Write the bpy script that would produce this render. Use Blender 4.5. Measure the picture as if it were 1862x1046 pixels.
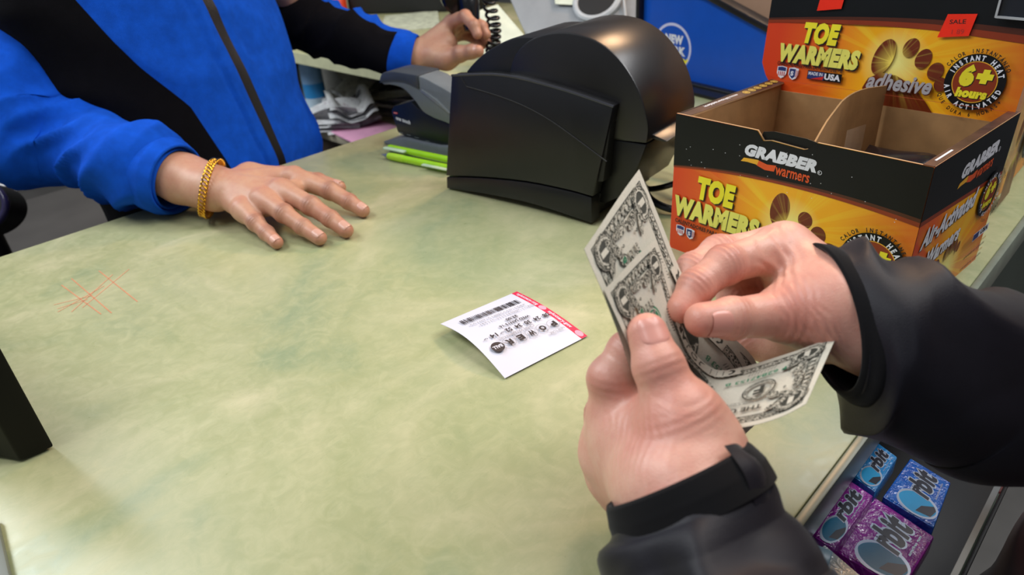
import bpy, bmesh, math, random
import numpy as np
from mathutils import Vector, Matrix, noise
random.seed(7)
for o in list(bpy.data.objects): bpy.data.objects.remove(o)
SC = bpy.context.scene; COL = SC.collection
T = 0.95                       # counter top above the floor; all design coordinates have z = 0 on the counter
CAMH = 0.32
# ---------------------------------------------------------------- camera
AX = Vector((0.69990119, -0.71095052, -0.06846668)); AY = Vector((0.40061138, 0.31140016, 0.86170788)); AZ = Vector((0.59131112, 0.6305389, -0.50276421))
cd = bpy.data.cameras.new('camera'); cam = bpy.data.objects.new('camera', cd); COL.objects.link(cam)
cd.sensor_width = 36; cd.lens = 36 * 1241 / 1862; cd.clip_start = 0.01
m = Matrix((AX, AY, -AZ)).transposed().to_4x4(); m.translation = Vector((0, 0, CAMH + T)); cam.matrix_world = m
SC.camera = cam
cd.dof.use_dof = True; cd.dof.focus_distance = 0.50; cd.dof.aperture_fstop = 9
# ---------------------------------------------------------------- light
w = bpy.data.worlds.new('world'); SC.world = w; w.use_nodes = True
w.node_tree.nodes['Background'].inputs[0].default_value = (0.80, 0.87, 1.0, 1); w.node_tree.nodes['Background'].inputs[1].default_value = 0.26
SC.view_settings.view_transform = 'Standard'; SC.view_settings.look = 'None'; SC.view_settings.gamma = 1; SC.view_settings.exposure = -0.10
SC.view_settings.use_curve_mapping = False
def area(name, loc, target, sx, sy, power, col):
    l = bpy.data.lights.new(name, 'AREA'); l.shape = 'RECTANGLE'; l.size = sx; l.size_y = sy; l.energy = power; l.color = col
    o = bpy.data.objects.new(name, l); COL.objects.link(o); o.location = Vector(loc) + Vector((0, 0, T))
    d = (Vector(target) + Vector((0, 0, T)) - o.location).normalized(); o.rotation_euler = d.to_track_quat('-Z', 'Y').to_euler(); return o
area('fluorescent_left_light', (-0.5, 0.9, 1.6), (0.1, 0.6, 0), 1.3, 0.35, 18, (0.95, 0.98, 1.0))
area('fluorescent_middle_light', (0.75, -0.15, 1.65), (0.5, 0.5, 0), 0.35, 1.3, 15, (1.0, 0.98, 0.95))
area('shelf_fill_light', (-0.45, 2.2, 1.55), (1.0, 1.5, -0.15), 0.5, 1.0, 30, (0.92, 0.97, 1.0))  # unseen fill light, placed and aimed to brighten the shelf under the side counter
area('gum_fill_light', (1.45, -0.45, 1.5), (0.5, 0.05, 0), 1.2, 0.3, 17, (0.97, 0.98, 1.0))  # unseen fill light added on the customer's side to brighten the gum packs
area('warm_display_light', (1.80, 0.68, 1.45), (0.5, 0.3, 0.0), 0.32, 0.26, 17, (1.0, 0.62, 0.35))
# ---------------------------------------------------------------- helpers
def ray(px, py): return AX * ((px - 931) / 1241) + AY * (-(py - 523) / 1241) + AZ
def P(px, py, d): return Vector((0, 0, CAMH)) + ray(px, py) * d          # point at a measured distance
def Z(px, py, z=0.0):                                                     # point on a level plane
    r = ray(px, py); return Vector((0, 0, CAMH)) + r * ((z - CAMH) / r.z)
V = lambda *a: Vector(a)
def lin(h):
    h = h.lstrip('#'); c = [int(h[i:i+2], 16) / 255 for i in (0, 2, 4)]
    return tuple(((x + 0.055) / 1.055) ** 2.4 if x > 0.04045 else x / 12.92 for x in c) + (1,)
MC = {}
class NT:
    def __init__(s, name):
        s.m = bpy.data.materials.new(name); s.m.use_nodes = True; s.t = s.m.node_tree; s.b = s.t.nodes['Principled BSDF']
    def n(s, typ, **kw):
        nd = s.t.nodes.new(typ)
        for k, v in kw.items():
            if k.startswith('i_'):
                key = k[2:].replace('_', ' '); key = int(key) if key.isdigit() else key
                nd.inputs[key].default_value = v
            else: setattr(nd, k, v)
        return nd
    def l(s, a, b): s.t.links.new(a, b)
    def coord(s, kind='Object', scale=(1, 1, 1), rot=(0, 0, 0)):
        c = s.n('ShaderNodeTexCoord'); mp = s.n('ShaderNodeMapping'); mp.inputs['Scale'].default_value = scale; mp.inputs['Rotation'].default_value = rot
        s.l(c.outputs[kind], mp.inputs[0]); return mp.outputs[0]
    def noise(s, vec, scale, detail=3, rough=.5, dist=0):
        nd = s.n('ShaderNodeTexNoise'); nd.inputs['Scale'].default_value = scale; nd.inputs['Detail'].default_value = detail
        nd.inputs['Roughness'].default_value = rough; nd.inputs['Distortion'].default_value = dist; s.l(vec, nd.inputs['Vector']); return nd.outputs[0]
    def ramp(s, f, stops):
        r = s.n('ShaderNodeValToRGB'); e = r.color_ramp.elements
        while len(e) < len(stops): e.new(.5)
        for el, (p, c) in zip(e, stops): el.position = p; el.color = c if len(c) == 4 else (*c, 1)
        s.l(f, r.inputs[0]); return r.outputs[0]
    def mix(s, f, a, b, mode='MIX'):
        x = s.n('ShaderNodeMix', data_type='RGBA', blend_type=mode)
        for v, k in ((f, 0), (a, 6), (b, 7)):
            if hasattr(v, 'links') or hasattr(v, 'is_linked'): s.l(v, x.inputs[k])
            else: x.inputs[k].default_value = v
        return x.outputs[2]
    def math(s, op, a, b=0.0, c=None):
        x = s.n('ShaderNodeMath', operation=op)
        for v, k in ((a, 0), (b, 1), (c, 2)):
            if v is None: continue
            if hasattr(v, 'is_linked'): s.l(v, x.inputs[k])
            else: x.inputs[k].default_value = v
        return x.outputs[0]
    def bump(s, f, strength=.3, dist=.001):
        b = s.n('ShaderNodeBump'); b.inputs['Strength'].default_value = strength; b.inputs['Distance'].default_value = dist
        s.l(f, b.inputs['Height']); s.l(b.outputs[0], s.b.inputs['Normal'])
    def set(s, **kw):
        for k, v in kw.items():
            i = s.b.inputs[k.replace('_', ' ')]
            if hasattr(v, 'is_linked'): s.l(v, i)
            else: i.default_value = v
def mat(name, col, rough=.5, metal=0, var=.06, vs=40, bump=0, bs=300, spec=.5, sheen=0, coat=0, trans=0, alpha=1, emit=0):
    """procedural material: base colour with a little noise variation and optional grain"""
    if name in MC: return MC[name]
    t = NT(name); c = lin(col) if isinstance(col, str) else (*col[:3], 1)
    co = t.coord(); f = t.noise(co, vs)
    d = tuple(max(0, x * (1 - var)) for x in c[:3]) + (1,); b = tuple(min(1, x * (1 + var)) for x in c[:3]) + (1,)
    t.set(Base_Color=t.ramp(f, [(.35, d), (.65, b)]), Roughness=rough, Metallic=metal)
    t.b.inputs['Specular IOR Level'].default_value = spec
    if bump: t.bump(t.noise(co, bs, 4), bump, .0006)
    if sheen: t.set(Sheen_Weight=sheen, Sheen_Roughness=.5)
    if coat: t.set(Coat_Weight=coat, Coat_Roughness=.1)
    if trans: t.set(Transmission_Weight=trans)
    if alpha < 1: t.set(Alpha=alpha)
    if emit: t.set(Emission_Strength=emit); t.b.inputs['Emission Color'].default_value = c
    MC[name] = t.m; return t.m
BASE = {}
def thing(name, label, cat, base=(0, 0, 0), group=None):
    o = bpy.data.objects.new(name, None); o.empty_display_size = .02; COL.objects.link(o); b = Vector(base)
    o.location = b + Vector((0, 0, T)); BASE[o.name] = b; tag(o, label, cat, group); return o
def tag(o, label=None, cat=None, group=None, kind=None):
    if label: o['label'] = label
    if cat: o['category'] = cat
    if group: o['group'] = group
    if kind: o['kind'] = kind
    return o
class MB:
    def __init__(s): s.v = []; s.f = []; s.mi = []; s.uv = []; s.mats = []
    def mat(s, m):
        if m not in s.mats: s.mats.append(m)
        return s.mats.index(m)
    def add(s, vs, fs, m, uvs=None):
        k = len(s.v); s.v += [tuple(p) for p in vs]; i = s.mat(m)
        for n, f in enumerate(fs):
            s.f.append(tuple(k + j for j in f)); s.mi.append(i)
            s.uv.append([uvs[j] for j in f] if uvs is not None else None)
    def box(s, o, ex, ey, ez, m, bevel=0, seg=2):
        """box from corner o with edge vectors"""
        o, ex, ey, ez = map(Vector, (o, ex, ey, ez)); bm = bmesh.new()
        vs = [bm.verts.new(o + ex * i + ey * j + ez * k) for i in (0, 1) for j in (0, 1) for k in (0, 1)]
        for q in ((0, 1, 3, 2), (4, 6, 7, 5), (0, 4, 5, 1), (2, 3, 7, 6), (0, 2, 6, 4), (1, 5, 7, 3)): bm.faces.new([vs[i] for i in q])
        bmesh.ops.recalc_face_normals(bm, faces=bm.faces)
        if bevel: bmesh.ops.bevel(bm, geom=bm.edges[:], offset=bevel, segments=seg, profile=.5, affect='EDGES')
        s.bm(bm, m)
    def bm(s, bm, m):
        bm.verts.index_update(); s.add([v.co.copy() for v in bm.verts], [[v.index for v in f.verts] for f in bm.faces], m); bm.free()
    def prism(s, poly, fn, d0, d1, m, bevel=0):
        """outline poly (2D) placed by fn(x, y, depth), extruded d0..d1"""
        bm = bmesh.new(); a = [bm.verts.new(fn(x, y, d0)) for x, y in poly]; b = [bm.verts.new(fn(x, y, d1)) for x, y in poly]; n = len(poly)
        bm.faces.new(a); bm.faces.new(b[::-1])
        for i in range(n): bm.faces.new([a[i], b[i], b[(i+1) % n], a[(i+1) % n]])
        bmesh.ops.recalc_face_normals(bm, faces=bm.faces)
        if bevel:
            ed = [e for e in bm.edges if len(e.link_faces) == 2 and e.calc_face_angle(0) > .6]
            bmesh.ops.bevel(bm, geom=ed, offset=bevel, segments=2, profile=.5, affect='EDGES')
        s.bm(bm, m)
    def tube(s, pts, rad, m, n=12, closed=False, cap=True, squash=None):
        pts = [Vector(p) for p in pts]; N = len(pts); rad = rad if isinstance(rad, (list, tuple)) else [rad] * N
        vs = []; fs = []; up = None
        for i, p in enumerate(pts):
            a = pts[(i-1) % N] if (i or closed) else p; b = pts[(i+1) % N] if (i < N-1 or closed) else p
            t = (b - a).normalized()
            if up is None: up = Vector((0, 0, 1)) if abs(t.z) < .9 else Vector((1, 0, 0))
            x = (up - t * up.dot(t)).normalized(); up = x; y = t.cross(x)
            for k in range(n):
                an = 2 * math.pi * k / n; vs.append(p + (x * math.cos(an) + y * math.sin(an)) * rad[i])
        for i in range(N if closed else N - 1):
            for k in range(n): fs.append((i*n+k, i*n+(k+1) % n, ((i+1) % N)*n+(k+1) % n, ((i+1) % N)*n+k))
        if cap and not closed: fs += [tuple(range(n))[::-1], tuple((N-1)*n+k for k in range(n))]
        s.add(vs, fs, m)
    def lathe(s, o, ax, prof, m, n=28):
        """prof: (radius, height) pairs along axis"""
        o = Vector(o); ax = Vector(ax).normalized(); x = ax.orthogonal().normalized(); y = ax.cross(x); vs = []; fs = []
        for r, h in prof:
            for k in range(n): an = 2 * math.pi * k / n; vs.append(o + ax * h + (x * math.cos(an) + y * math.sin(an)) * r)
        for i in range(len(prof) - 1):
            for k in range(n): fs.append((i*n+k, i*n+(k+1) % n, (i+1)*n+(k+1) % n, (i+1)*n+k))
        fs += [tuple(range(n))[::-1], tuple((len(prof)-1)*n+k for k in range(n))]
        s.add(vs, fs, m)
    def quad(s, a, b, c, d, m, uv=True): s.add([a, b, c, d], [(0, 1, 2, 3)], m, [(0, 0), (1, 0), (1, 1), (0, 1)] if uv else None)
    def grid(s, fn, nu, nv, m, uvfn=None, wrap=False):
        vs = [fn(i / nu, j / nv) for i in range(nu + 1) for j in range(nv + 1)]
        uvs = [(uvfn or (lambda a, b: (a, b)))(i / nu, j / nv) for i in range(nu + 1) for j in range(nv + 1)]
        s.add(vs, [(i*(nv+1)+j, (i+1)*(nv+1)+j, (i+1)*(nv+1)+j+1, i*(nv+1)+j+1) for i in range(nu) for j in range(nv)], m, uvs)
    def build(s, name, parent=None, smooth=35, weld=False, origin=None, attrs=None):
        me = bpy.data.meshes.new(name); o = bpy.data.objects.new(name, me); COL.objects.link(o)
        if parent is not None: b = BASE[parent.name]; o.parent = parent
        else: b = Vector(origin) if origin is not None else Vector((0, 0, 0)); o.location = b + Vector((0, 0, T))
        BASE[o.name] = b
        A = np.array(s.v, dtype=float).reshape(-1, 3) - np.array(b)
        me.from_pydata(A.tolist(), [], s.f); [me.materials.append(m) for m in s.mats]
        me.polygons.foreach_set('material_index', s.mi)
        if any(u is not None for u in s.uv):
            ul = me.uv_layers.new(name='UVMap'); flat = []
            for f, u in zip(s.f, s.uv):
                for j in range(len(f)): flat += list(u[j]) if u is not None else [0, 0]
            ul.data.foreach_set('uv', flat)
        if attrs:
            for k, a in attrs.items(): at = me.attributes.new(k, 'FLOAT', 'POINT'); at.data.foreach_set('value', np.asarray(a, dtype=np.float32))
        if weld:
            bm = bmesh.new(); bm.from_mesh(me); bmesh.ops.remove_doubles(bm, verts=bm.verts, dist=1e-5); bm.to_mesh(me); bm.free()
        me.polygons.foreach_set('use_smooth', [smooth > 0] * len(me.polygons))
        if smooth and smooth < 180: me.set_sharp_from_angle(angle=math.radians(smooth))
        me.update(); return o
def catmull(pts, n):
    pts = [Vector(p) for p in pts]; out = []; N = len(pts)
    for i in range(n + 1):
        t = i / n * (N - 1); k = min(int(t), N - 2); f = t - k
        p0 = pts[k-1] if k > 0 else pts[0] * 2 - pts[1]; p1 = pts[k]; p2 = pts[k+1]; p3 = pts[k+2] if k + 2 < N else pts[-1] * 2 - pts[-2]
        out.append(.5 * ((2 * p1) + (p2 - p0) * f + (2 * p0 - 5 * p1 + 4 * p2 - p3) * f * f + (3 * p1 - p0 - 3 * p2 + p3) * f ** 3))
    return out
def interp(xs, ys, t): return float(np.interp(t, xs, ys))
# ---------------------------------------------------------------- printed artwork
TC = {}
def glyphs(body, bold=0.0, shear=0.0):
    key = (body, bold, shear)
    if key not in TC:
        cu = bpy.data.curves.new('lettering', 'FONT'); cu.body = body; cu.size = 1; cu.offset = bold; cu.shear = shear; cu.space_character = 1 + bold * 1.3; cu.resolution_u = 3
        o = bpy.data.objects.new('lettering', cu); COL.objects.link(o)
        dg = bpy.context.evaluated_depsgraph_get(); me = bpy.data.meshes.new_from_object(o.evaluated_get(dg))
        vs = [(v.co.x, v.co.y) for v in me.vertices]; fs = [tuple(p.vertices) for p in me.polygons]
        bpy.data.objects.remove(o); bpy.data.meshes.remove(me); bpy.data.curves.remove(cu); TC[key] = (vs, fs)
    return TC[key]
class Art:
    def __init__(s): s.it = []; s.L = 0
    def raw(s, vs, fs, m, layer=None):
        s.L = s.L + 1 if layer is None else layer; s.it.append((vs, fs, m, s.L))
    def poly(s, pts, m): s.raw(list(pts), [tuple(range(len(pts)))], m)
    def rect(s, x, y, w, h, m): s.poly([(x, y), (x+w, y), (x+w, y+h), (x, y+h)], m)
    def ell(s, x, y, rx, ry, m, rot=0, n=40, a0=0, a1=2*math.pi):
        full = abs(a1 - a0 - 2*math.pi) < 1e-6; c, q = math.cos(rot), math.sin(rot); pts = []
        for i in range(n if full else n + 1):
            a = a0 + (a1 - a0) * i / n; u, v = rx * math.cos(a), ry * math.sin(a); pts.append((x + u*c - v*q, y + u*q + v*c))
        s.poly(pts, m)
    def ring(s, x, y, rx, ry, t, m, n=44, rot=0):
        c, q = math.cos(rot), math.sin(rot); vs = []
        for i in range(n):
            a = 2*math.pi*i/n
            for k in (0, 1): u, v = (rx - t*k) * math.cos(a), (ry - t*k) * math.sin(a); vs.append((x + u*c - v*q, y + u*q + v*c))
        s.raw(vs, [(2*i, (2*i+2) % (2*n), (2*i+3) % (2*n), 2*i+1) for i in range(n)], m)
    def frame(s, x, y, w, h, t, m):
        s.raw([(x, y), (x+w, y), (x+w, y+h), (x, y+h), (x+t, y+t), (x+w-t, y+t), (x+w-t, y+h-t), (x+t, y+h-t)], [(0, 1, 5, 4), (1, 2, 6, 5), (2, 3, 7, 6), (3, 0, 4, 7)], m)
    def text(s, body, x, y, w, h, m, bold=.02, shear=0, rot=0, dx=0, dy=0):
        """lettering fitted into the box x, y, w, h, turned by rot about its lower left corner"""
        vs, fs = glyphs(body, bold, shear)
        if not vs: return
        a = np.array(vs); lo = a.min(0); sp = np.maximum(a.max(0) - lo, 1e-6)
        b = (a - lo) / sp * np.array([w, h]); c, q = math.cos(rot), math.sin(rot)
        s.raw([(x + dx + u*c - v*q, y + dy + u*q + v*c) for u, v in b.tolist()], fs, m)
    def arc(s, body, cx, cy, r, size, m, a_mid=90, step=None, bold=.03, up=True, wf=.75):
        n = len(body); step = step or math.degrees(size * .8 / r)
        for i, ch in enumerate(body):
            if ch == ' ': continue
            a = math.radians(a_mid + ((n-1)/2 - i) * step * (1 if up else -1)); rot = a - math.pi/2 if up else a + math.pi/2
            vs, fs = glyphs(ch, bold); vs = np.array(vs); mx = (vs[:, 0].max() + vs[:, 0].min()) / 2
            q = [((u - mx) * size * wf, (v - .35) * size) for u, v in vs.tolist()]; px, py = cx + r*math.cos(a), cy + r*math.sin(a)
            s.raw([(px + u*math.cos(rot) - v*math.sin(rot), py + u*math.sin(rot) + v*math.cos(rot)) for u, v in q], fs, m)
    def place(s, mb, fn, lift=.00006, base=.0002, cut=None, clip=None):
        """fn(u, v, off) -> 3D.  cut: bisect step so that the print follows a curved sheet.  clip: x0,y0,x1,y1"""
        for vs, fs, m, L in s.it:
            bm = bmesh.new(); bv = [bm.verts.new((x, y, 0)) for x, y in vs]
            for f in fs:
                try: bm.faces.new([bv[i] for i in f])
                except ValueError: pass
            if clip:
                x0, y0, x1, y1 = clip
                for co, no in (((x0, 0, 0), (-1, 0, 0)), ((x1, 0, 0), (1, 0, 0)), ((0, y0, 0), (0, -1, 0)), ((0, y1, 0), (0, 1, 0))):
                    bmesh.ops.bisect_plane(bm, geom=bm.verts[:] + bm.edges[:] + bm.faces[:], plane_co=co, plane_no=no, clear_outer=True)
            if cut and bm.verts:
                for ax in (0, 1):
                    if not cut[ax]: continue
                    lo = min(v.co[ax] for v in bm.verts); hi = max(v.co[ax] for v in bm.verts)
                    k = math.floor(lo / cut[ax]) + 1
                    while k * cut[ax] < hi:
                        co = [0, 0, 0]; no = [0, 0, 0]; co[ax] = k * cut[ax]; no[ax] = 1
                        bmesh.ops.bisect_plane(bm, geom=bm.verts[:] + bm.edges[:] + bm.faces[:], plane_co=co, plane_no=no); k += 1
            for f in bm.faces:
                f.normal_update()
                if f.normal.z < 0: f.normal_flip()
            bm.verts.index_update(); off = base + lift * L
            mb.add([fn(v.co.x, v.co.y, off) for v in bm.verts], [[v.index for v in f.verts] for f in bm.faces], m, [(v.co.x, v.co.y) for v in bm.verts]); bm.free()
# ---------------------------------------------------------------- implicit surfaces for bodies
class Field:
    def __init__(s, lo, hi, res):
        s.lo = np.array(lo, float); s.res = res; s.n = np.ceil((np.array(hi) - s.lo) / res).astype(int) + 1
        s.ax = [s.lo[i] + res * np.arange(s.n[i]) for i in range(3)]
    def new(s): return np.full(tuple(s.n), .03, dtype=np.float32)
    def sub(s, lo, hi, m):
        sl = []
        for i in range(3):
            a = int(max(0, math.floor((lo[i] - m - s.lo[i]) / s.res))); b = int(min(s.n[i], math.ceil((hi[i] + m - s.lo[i]) / s.res) + 1)); sl.append(slice(a, max(a, b)))
        return tuple(sl)
    def cone(s, A, a, b, ra, rb, k=.004, margin=.014):
        a = np.array(a, float); b = np.array(b, float); R = max(ra, rb)
        sl = s.sub(np.minimum(a, b) - R, np.maximum(a, b) + R, margin)
        X = s.ax[0][sl[0]][:, None, None]; Y = s.ax[1][sl[1]][None, :, None]; W = s.ax[2][sl[2]][None, None, :]
        d = b - a; L = max(d @ d, 1e-12)
        t = np.clip(((X - a[0]) * d[0] + (Y - a[1]) * d[1] + (W - a[2]) * d[2]) / L, 0, 1)
        q = np.sqrt((X - a[0] - t*d[0])**2 + (Y - a[1] - t*d[1])**2 + (W - a[2] - t*d[2])**2) - (ra + (rb - ra) * t)
        A[sl] = smin(A[sl], q.astype(np.float32), k)
def smin(a, b, k):
    h = np.maximum(k - np.abs(a - b), 0); return np.minimum(a, b) - h * h / (4 * k)
def surfnet(A, lo, res):
    I = A < 0; nx, ny, nz = A.shape; c = np.zeros((nx-1, ny-1, nz-1), np.int8)
    off = [(i, j, k) for i in (0, 1) for j in (0, 1) for k in (0, 1)]
    for i, j, k in off: c += I[i:nx-1+i, j:ny-1+j, k:nz-1+k]
    cells = np.argwhere((c > 0) & (c < 8)); N = len(cells)
    val = np.stack([A[cells[:, 0]+i, cells[:, 1]+j, cells[:, 2]+k] for i, j, k in off], 1)
    acc = np.zeros((N, 3)); cnt = np.zeros(N)
    for p in range(8):
        for q in range(p + 1, 8):
            dd = np.array(off[q]) - np.array(off[p])
            if np.abs(dd).sum() != 1: continue
            a, b = val[:, p], val[:, q]; x = (a < 0) != (b < 0); t = np.where(x, a / np.where(x, a - b, 1), 0)
            acc += np.where(x[:, None], np.array(off[p]) + t[:, None] * dd, 0); cnt += x
    V_ = (cells + acc / cnt[:, None]) * res + lo
    idm = np.full(c.shape, -1, np.int32); idm[tuple(cells.T)] = np.arange(N); F = []
    for ax in range(3):
        o1, o2 = [(1, 2), (2, 0), (0, 1)][ax]
        s0 = [slice(None)] * 3; s1 = [slice(None)] * 3; s0[ax] = slice(0, -1); s1[ax] = slice(1, None)
        a, b = I[tuple(s0)], I[tuple(s1)]; e = np.argwhere(a != b); ok = (e[:, o1] > 0) & (e[:, o2] > 0) & (e[:, o1] < A.shape[o1]-1) & (e[:, o2] < A.shape[o2]-1); e = e[ok]
        d1 = np.zeros(3, int); d1[o1] = 1; d2 = np.zeros(3, int); d2[o2] = 1
        q = np.stack([idm[tuple((e - d1 - d2).T)], idm[tuple((e - d2).T)], idm[tuple(e.T)], idm[tuple((e - d1).T)]], 1)
        fl = a[tuple(e.T)]; q[~fl] = q[~fl][:, ::-1]; F.append(q)
    return V_, np.concatenate(F)
def vnormals(Vv, F):
    n = np.cross(Vv[F[:, 2]] - Vv[F[:, 0]], Vv[F[:, 3]] - Vv[F[:, 1]]); N = np.zeros_like(Vv)
    for k in range(4): np.add.at(N, F[:, k], n)
    return N / np.maximum(np.linalg.norm(N, axis=1), 1e-12)[:, None]
# ---------------------------------------------------------------- setting
def counter_mat():
    t = NT('mottled_laminate'); co = t.coord('Object')
    big = t.noise(co, 6.0, 5, .58, .8); mid = t.noise(co, 26, 5, .6, 1.2); fine = t.noise(t.coord('Object', (1, 1, 1), (0, 0, 1.0)), 60, 6, .7, 1.2); br = t.noise(t.coord('Object', (1, 5.5, 1), (0, 0, .5)), 42, 6, .8, 1.6)
    g = t.ramp(big, [(.32, lin('#87946F')), (.46, lin('#A4A578')), (.56, lin('#B0AE84')), (.68, lin('#C8C09A'))])
    g = t.mix(t.math('MULTIPLY', mid, .42), g, lin('#93A078')); g = t.mix(t.ramp(fine, [(.42, (0, 0, 0)), (.75, (.26, .26, .26))]), g, lin('#D2CBA0'))
    g = t.mix(t.ramp(br, [(.50, (0, 0, 0)), (.72, (.26, .26, .26))]), g, lin('#8C9672'))
    sp = t.noise(co, 420, 2); g = t.mix(t.ramp(sp, [(.70, (0, 0, 0)), (.80, (.35, .35, .35))]), g, lin('#6E7457'))
    t.set(Base_Color=g, Roughness=t.ramp(fine, [(.3, (.27,)*3), (.8, (.42,)*3)])); t.b.inputs['Specular IOR Level'].default_value = .55
    t.bump(br, .05, .0005); return t.m
CM = counter_mat(); EDGE = mat('counter_edge_laminate', '#7d8475', .35, var=.1); CAB = mat('cabinet_green_grey', '#3c463c', .5, var=.12, vs=6)
DARKCAB = mat('cabinet_dark_grey', '#4a4744', .6, var=.15, vs=5); CREAM = mat('pale_cream_edge', '#c8c8a2', .4); BROWNU = mat('dark_particle_board', '#3a2c20', .7)
FLOORM = mat('grey_vinyl_floor', '#6b6864', .5, var=.2, vs=5); WALLM = mat('wall_paint', '#8d8c88', .8, var=.05, vs=3)
b = MB(); b.box((-3, -2.5, -T-.05), (8, 0, 0), (0, 8.5, 0), (0, 0, .05), FLOORM); tag(b.build('floor', smooth=0), kind='structure')
b = MB(); b.box((-3, 5.5, -T), (8, 0, 0), (0, .1, 0), (0, 0, 2.9), WALLM); tag(b.build('wall_back', smooth=0), kind='structure')
b = MB(); b.box((4.9, -2.5, -T), (.1, 0, 0), (0, 8.1, 0), (0, 0, 2.9), WALLM); tag(b.build('wall_right', smooth=0), kind='structure')
sc = thing('service_counter', 'long green and cream mottled shop counter with the lottery ticket lying on it', 'counter', (.6, .5, -T))
b = MB(); b.box((-.75, .090, -.034), (2.9, 0, 0), (0, .824, 0), (0, 0, .034), CM, .0015); b.build('worktop', sc)
b = MB(); b.box((-.75, .084, -.030), (2.9, 0, 0), (0, .006, 0), (0, 0, .0292), EDGE, .001); tag(b.build('edge_band', sc), 'grey green edging strip')
b = MB(); b.box((-.7, .15, -T), (2.8, 0, 0), (0, .02, 0), (0, 0, T-.034), CAB); b.box((-.7, .87, -T), (2.8, 0, 0), (0, .02, 0), (0, 0, T-.034), DARKCAB)
b.box((-.7, .15, -T), (.02, 0, 0), (0, .74, 0), (0, 0, T-.034), DARKCAB); b.box((2.08, .15, -T), (.02, 0, 0), (0, .74, 0), (0, 0, T-.034), DARKCAB); b.build('cabinet_body', sc)
LAS = mat('painted_laser_light', '#e58a63', .5, alpha=.55); b = MB()  # scanner laser light painted as flat coloured strips that do not glow
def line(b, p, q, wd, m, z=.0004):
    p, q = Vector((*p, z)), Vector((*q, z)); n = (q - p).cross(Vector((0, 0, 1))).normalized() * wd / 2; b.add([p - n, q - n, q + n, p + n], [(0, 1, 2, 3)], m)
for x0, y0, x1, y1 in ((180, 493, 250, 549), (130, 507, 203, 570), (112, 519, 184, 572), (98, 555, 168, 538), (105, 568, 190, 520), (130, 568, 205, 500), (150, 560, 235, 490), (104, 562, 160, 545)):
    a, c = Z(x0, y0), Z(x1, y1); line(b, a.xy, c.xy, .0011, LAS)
tag(b.build('painted_laser_lines', sc, smooth=0), 'laser scanner light painted as faint crossing orange red lines on the worktop')
ws = thing('side_counter', 'pale side counter running back behind the printer, carrying the telephone and terminal', 'counter', (1.3, 1.6, -T))
b = MB(); b.box((.887, .9145, -.03), (.80, 0, 0), (0, 1.75, 0), (0, 0, .03), CM, .0015); b.build('worktop', ws)
b = MB(); b.box((.883, .9145, -.028), (.004, 0, 0), (0, 1.75, 0), (0, 0, .027), CREAM); b.build('edge_band', ws)
b = MB(); b.box((.915, .93, -T), (.02, 0, 0), (0, 1.7, 0), (0, 0, T-.222), BROWNU); b.box((1.62, .93, -T), (.02, 0, 0), (0, 1.7, 0), (0, 0, T-.03), BROWNU); b.box((.905, 2.6, -T), (.735, 0, 0), (0, .02, 0), (0, 0, T-.03), BROWNU); b.box((.905, .93, -T), (.735, 0, 0), (0, .02, 0), (0, 0, T-.03), BROWNU); b.build('cabinet_body', ws)
SHELF = mat('pale_shelf_board', '#a29a86', .6, var=.1, vs=8); b = MB(); b.box((.890, .95, -.222), (.73, 0, 0), (0, 1.65, 0), (0, 0, .022), SHELF, .001); b.build('shelf', ws)
lc = thing('low_cabinet', 'dark grey low cabinet on the floor behind the counter, left of the clerk', 'cabinet', (.3, 2.2, -T))
b = MB(); b.box((-.6, 1.62, -T), (1.35, 0, 0), (0, .6, 0), (0, 0, .60), DARKCAB, .004); b.build('cabinet_body', lc)
b = MB(); b.box((-.61, 1.61, -T+.60), (1.37, 0, 0), (0, .62, 0), (0, 0, .02), DARKCAB, .003); b.build('top_board', lc)
# ---------------------------------------------------------------- receipt printer
BLK = mat('black_abs_plastic', '#101013', .36, var=.1, bump=.12, bs=900, spec=.5); BLK2 = mat('black_glossy_plastic', '#0e0e10', .22, var=.1, bump=.04, bs=500, spec=.55)
BLKM = mat('black_matt_plastic', '#0b0b0c', .55); DRUMM = mat('smooth_black_cover', '#151314', .33, var=.08, bump=.06, bs=700, spec=.6)
pa = Vector((.108, -.994, 0)).normalized(); pb = Vector((.994, .108, 0)).normalized(); pO = Vector((.498, .641, 0))
pr = thing('receipt_printer', 'black receipt printer with a round paper cover, standing on the counter beside the box', 'printer', pO + pa*.11 + pb*.07)
pf = lambda u, v, d: pO + pa*u + pb*(d + v*.06) + Vector((0, 0, v))
def curve(pts, n): return [(p.x, p.y) for p in catmull([(x, y, 0) for x, y in pts], n)]
top = curve([(.026, .142), (.10, .149), (.174, .1425), (.240, .1315)], 14); botl = curve([(.218, .0035), (.14, .009), (.07, .007), (.003, .0015)], 10)
split = curve([(.004, .0175), (.06, .0265), (.129, .034), (.19, .035), (.2165, .0335)], 12)
b = MB(); b.prism([(.0045, .0185)] + [(x, y + .001) for x, y in split[1:-1]] + [(.2195, .0345)] + top[::-1], pf, 0, .016, BLK, .0018); b.build('side_panel', pr)
b = MB(); b.prism(botl + [(x, y - .001) for x, y in split] , pf, .0015, .018, BLK, .0012)
b.prism([(.01, .004), (.212, .004), (.218, .032), (.008, .02)], pf, .018, .14, BLKM, .001); b.build('base', pr)
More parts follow.
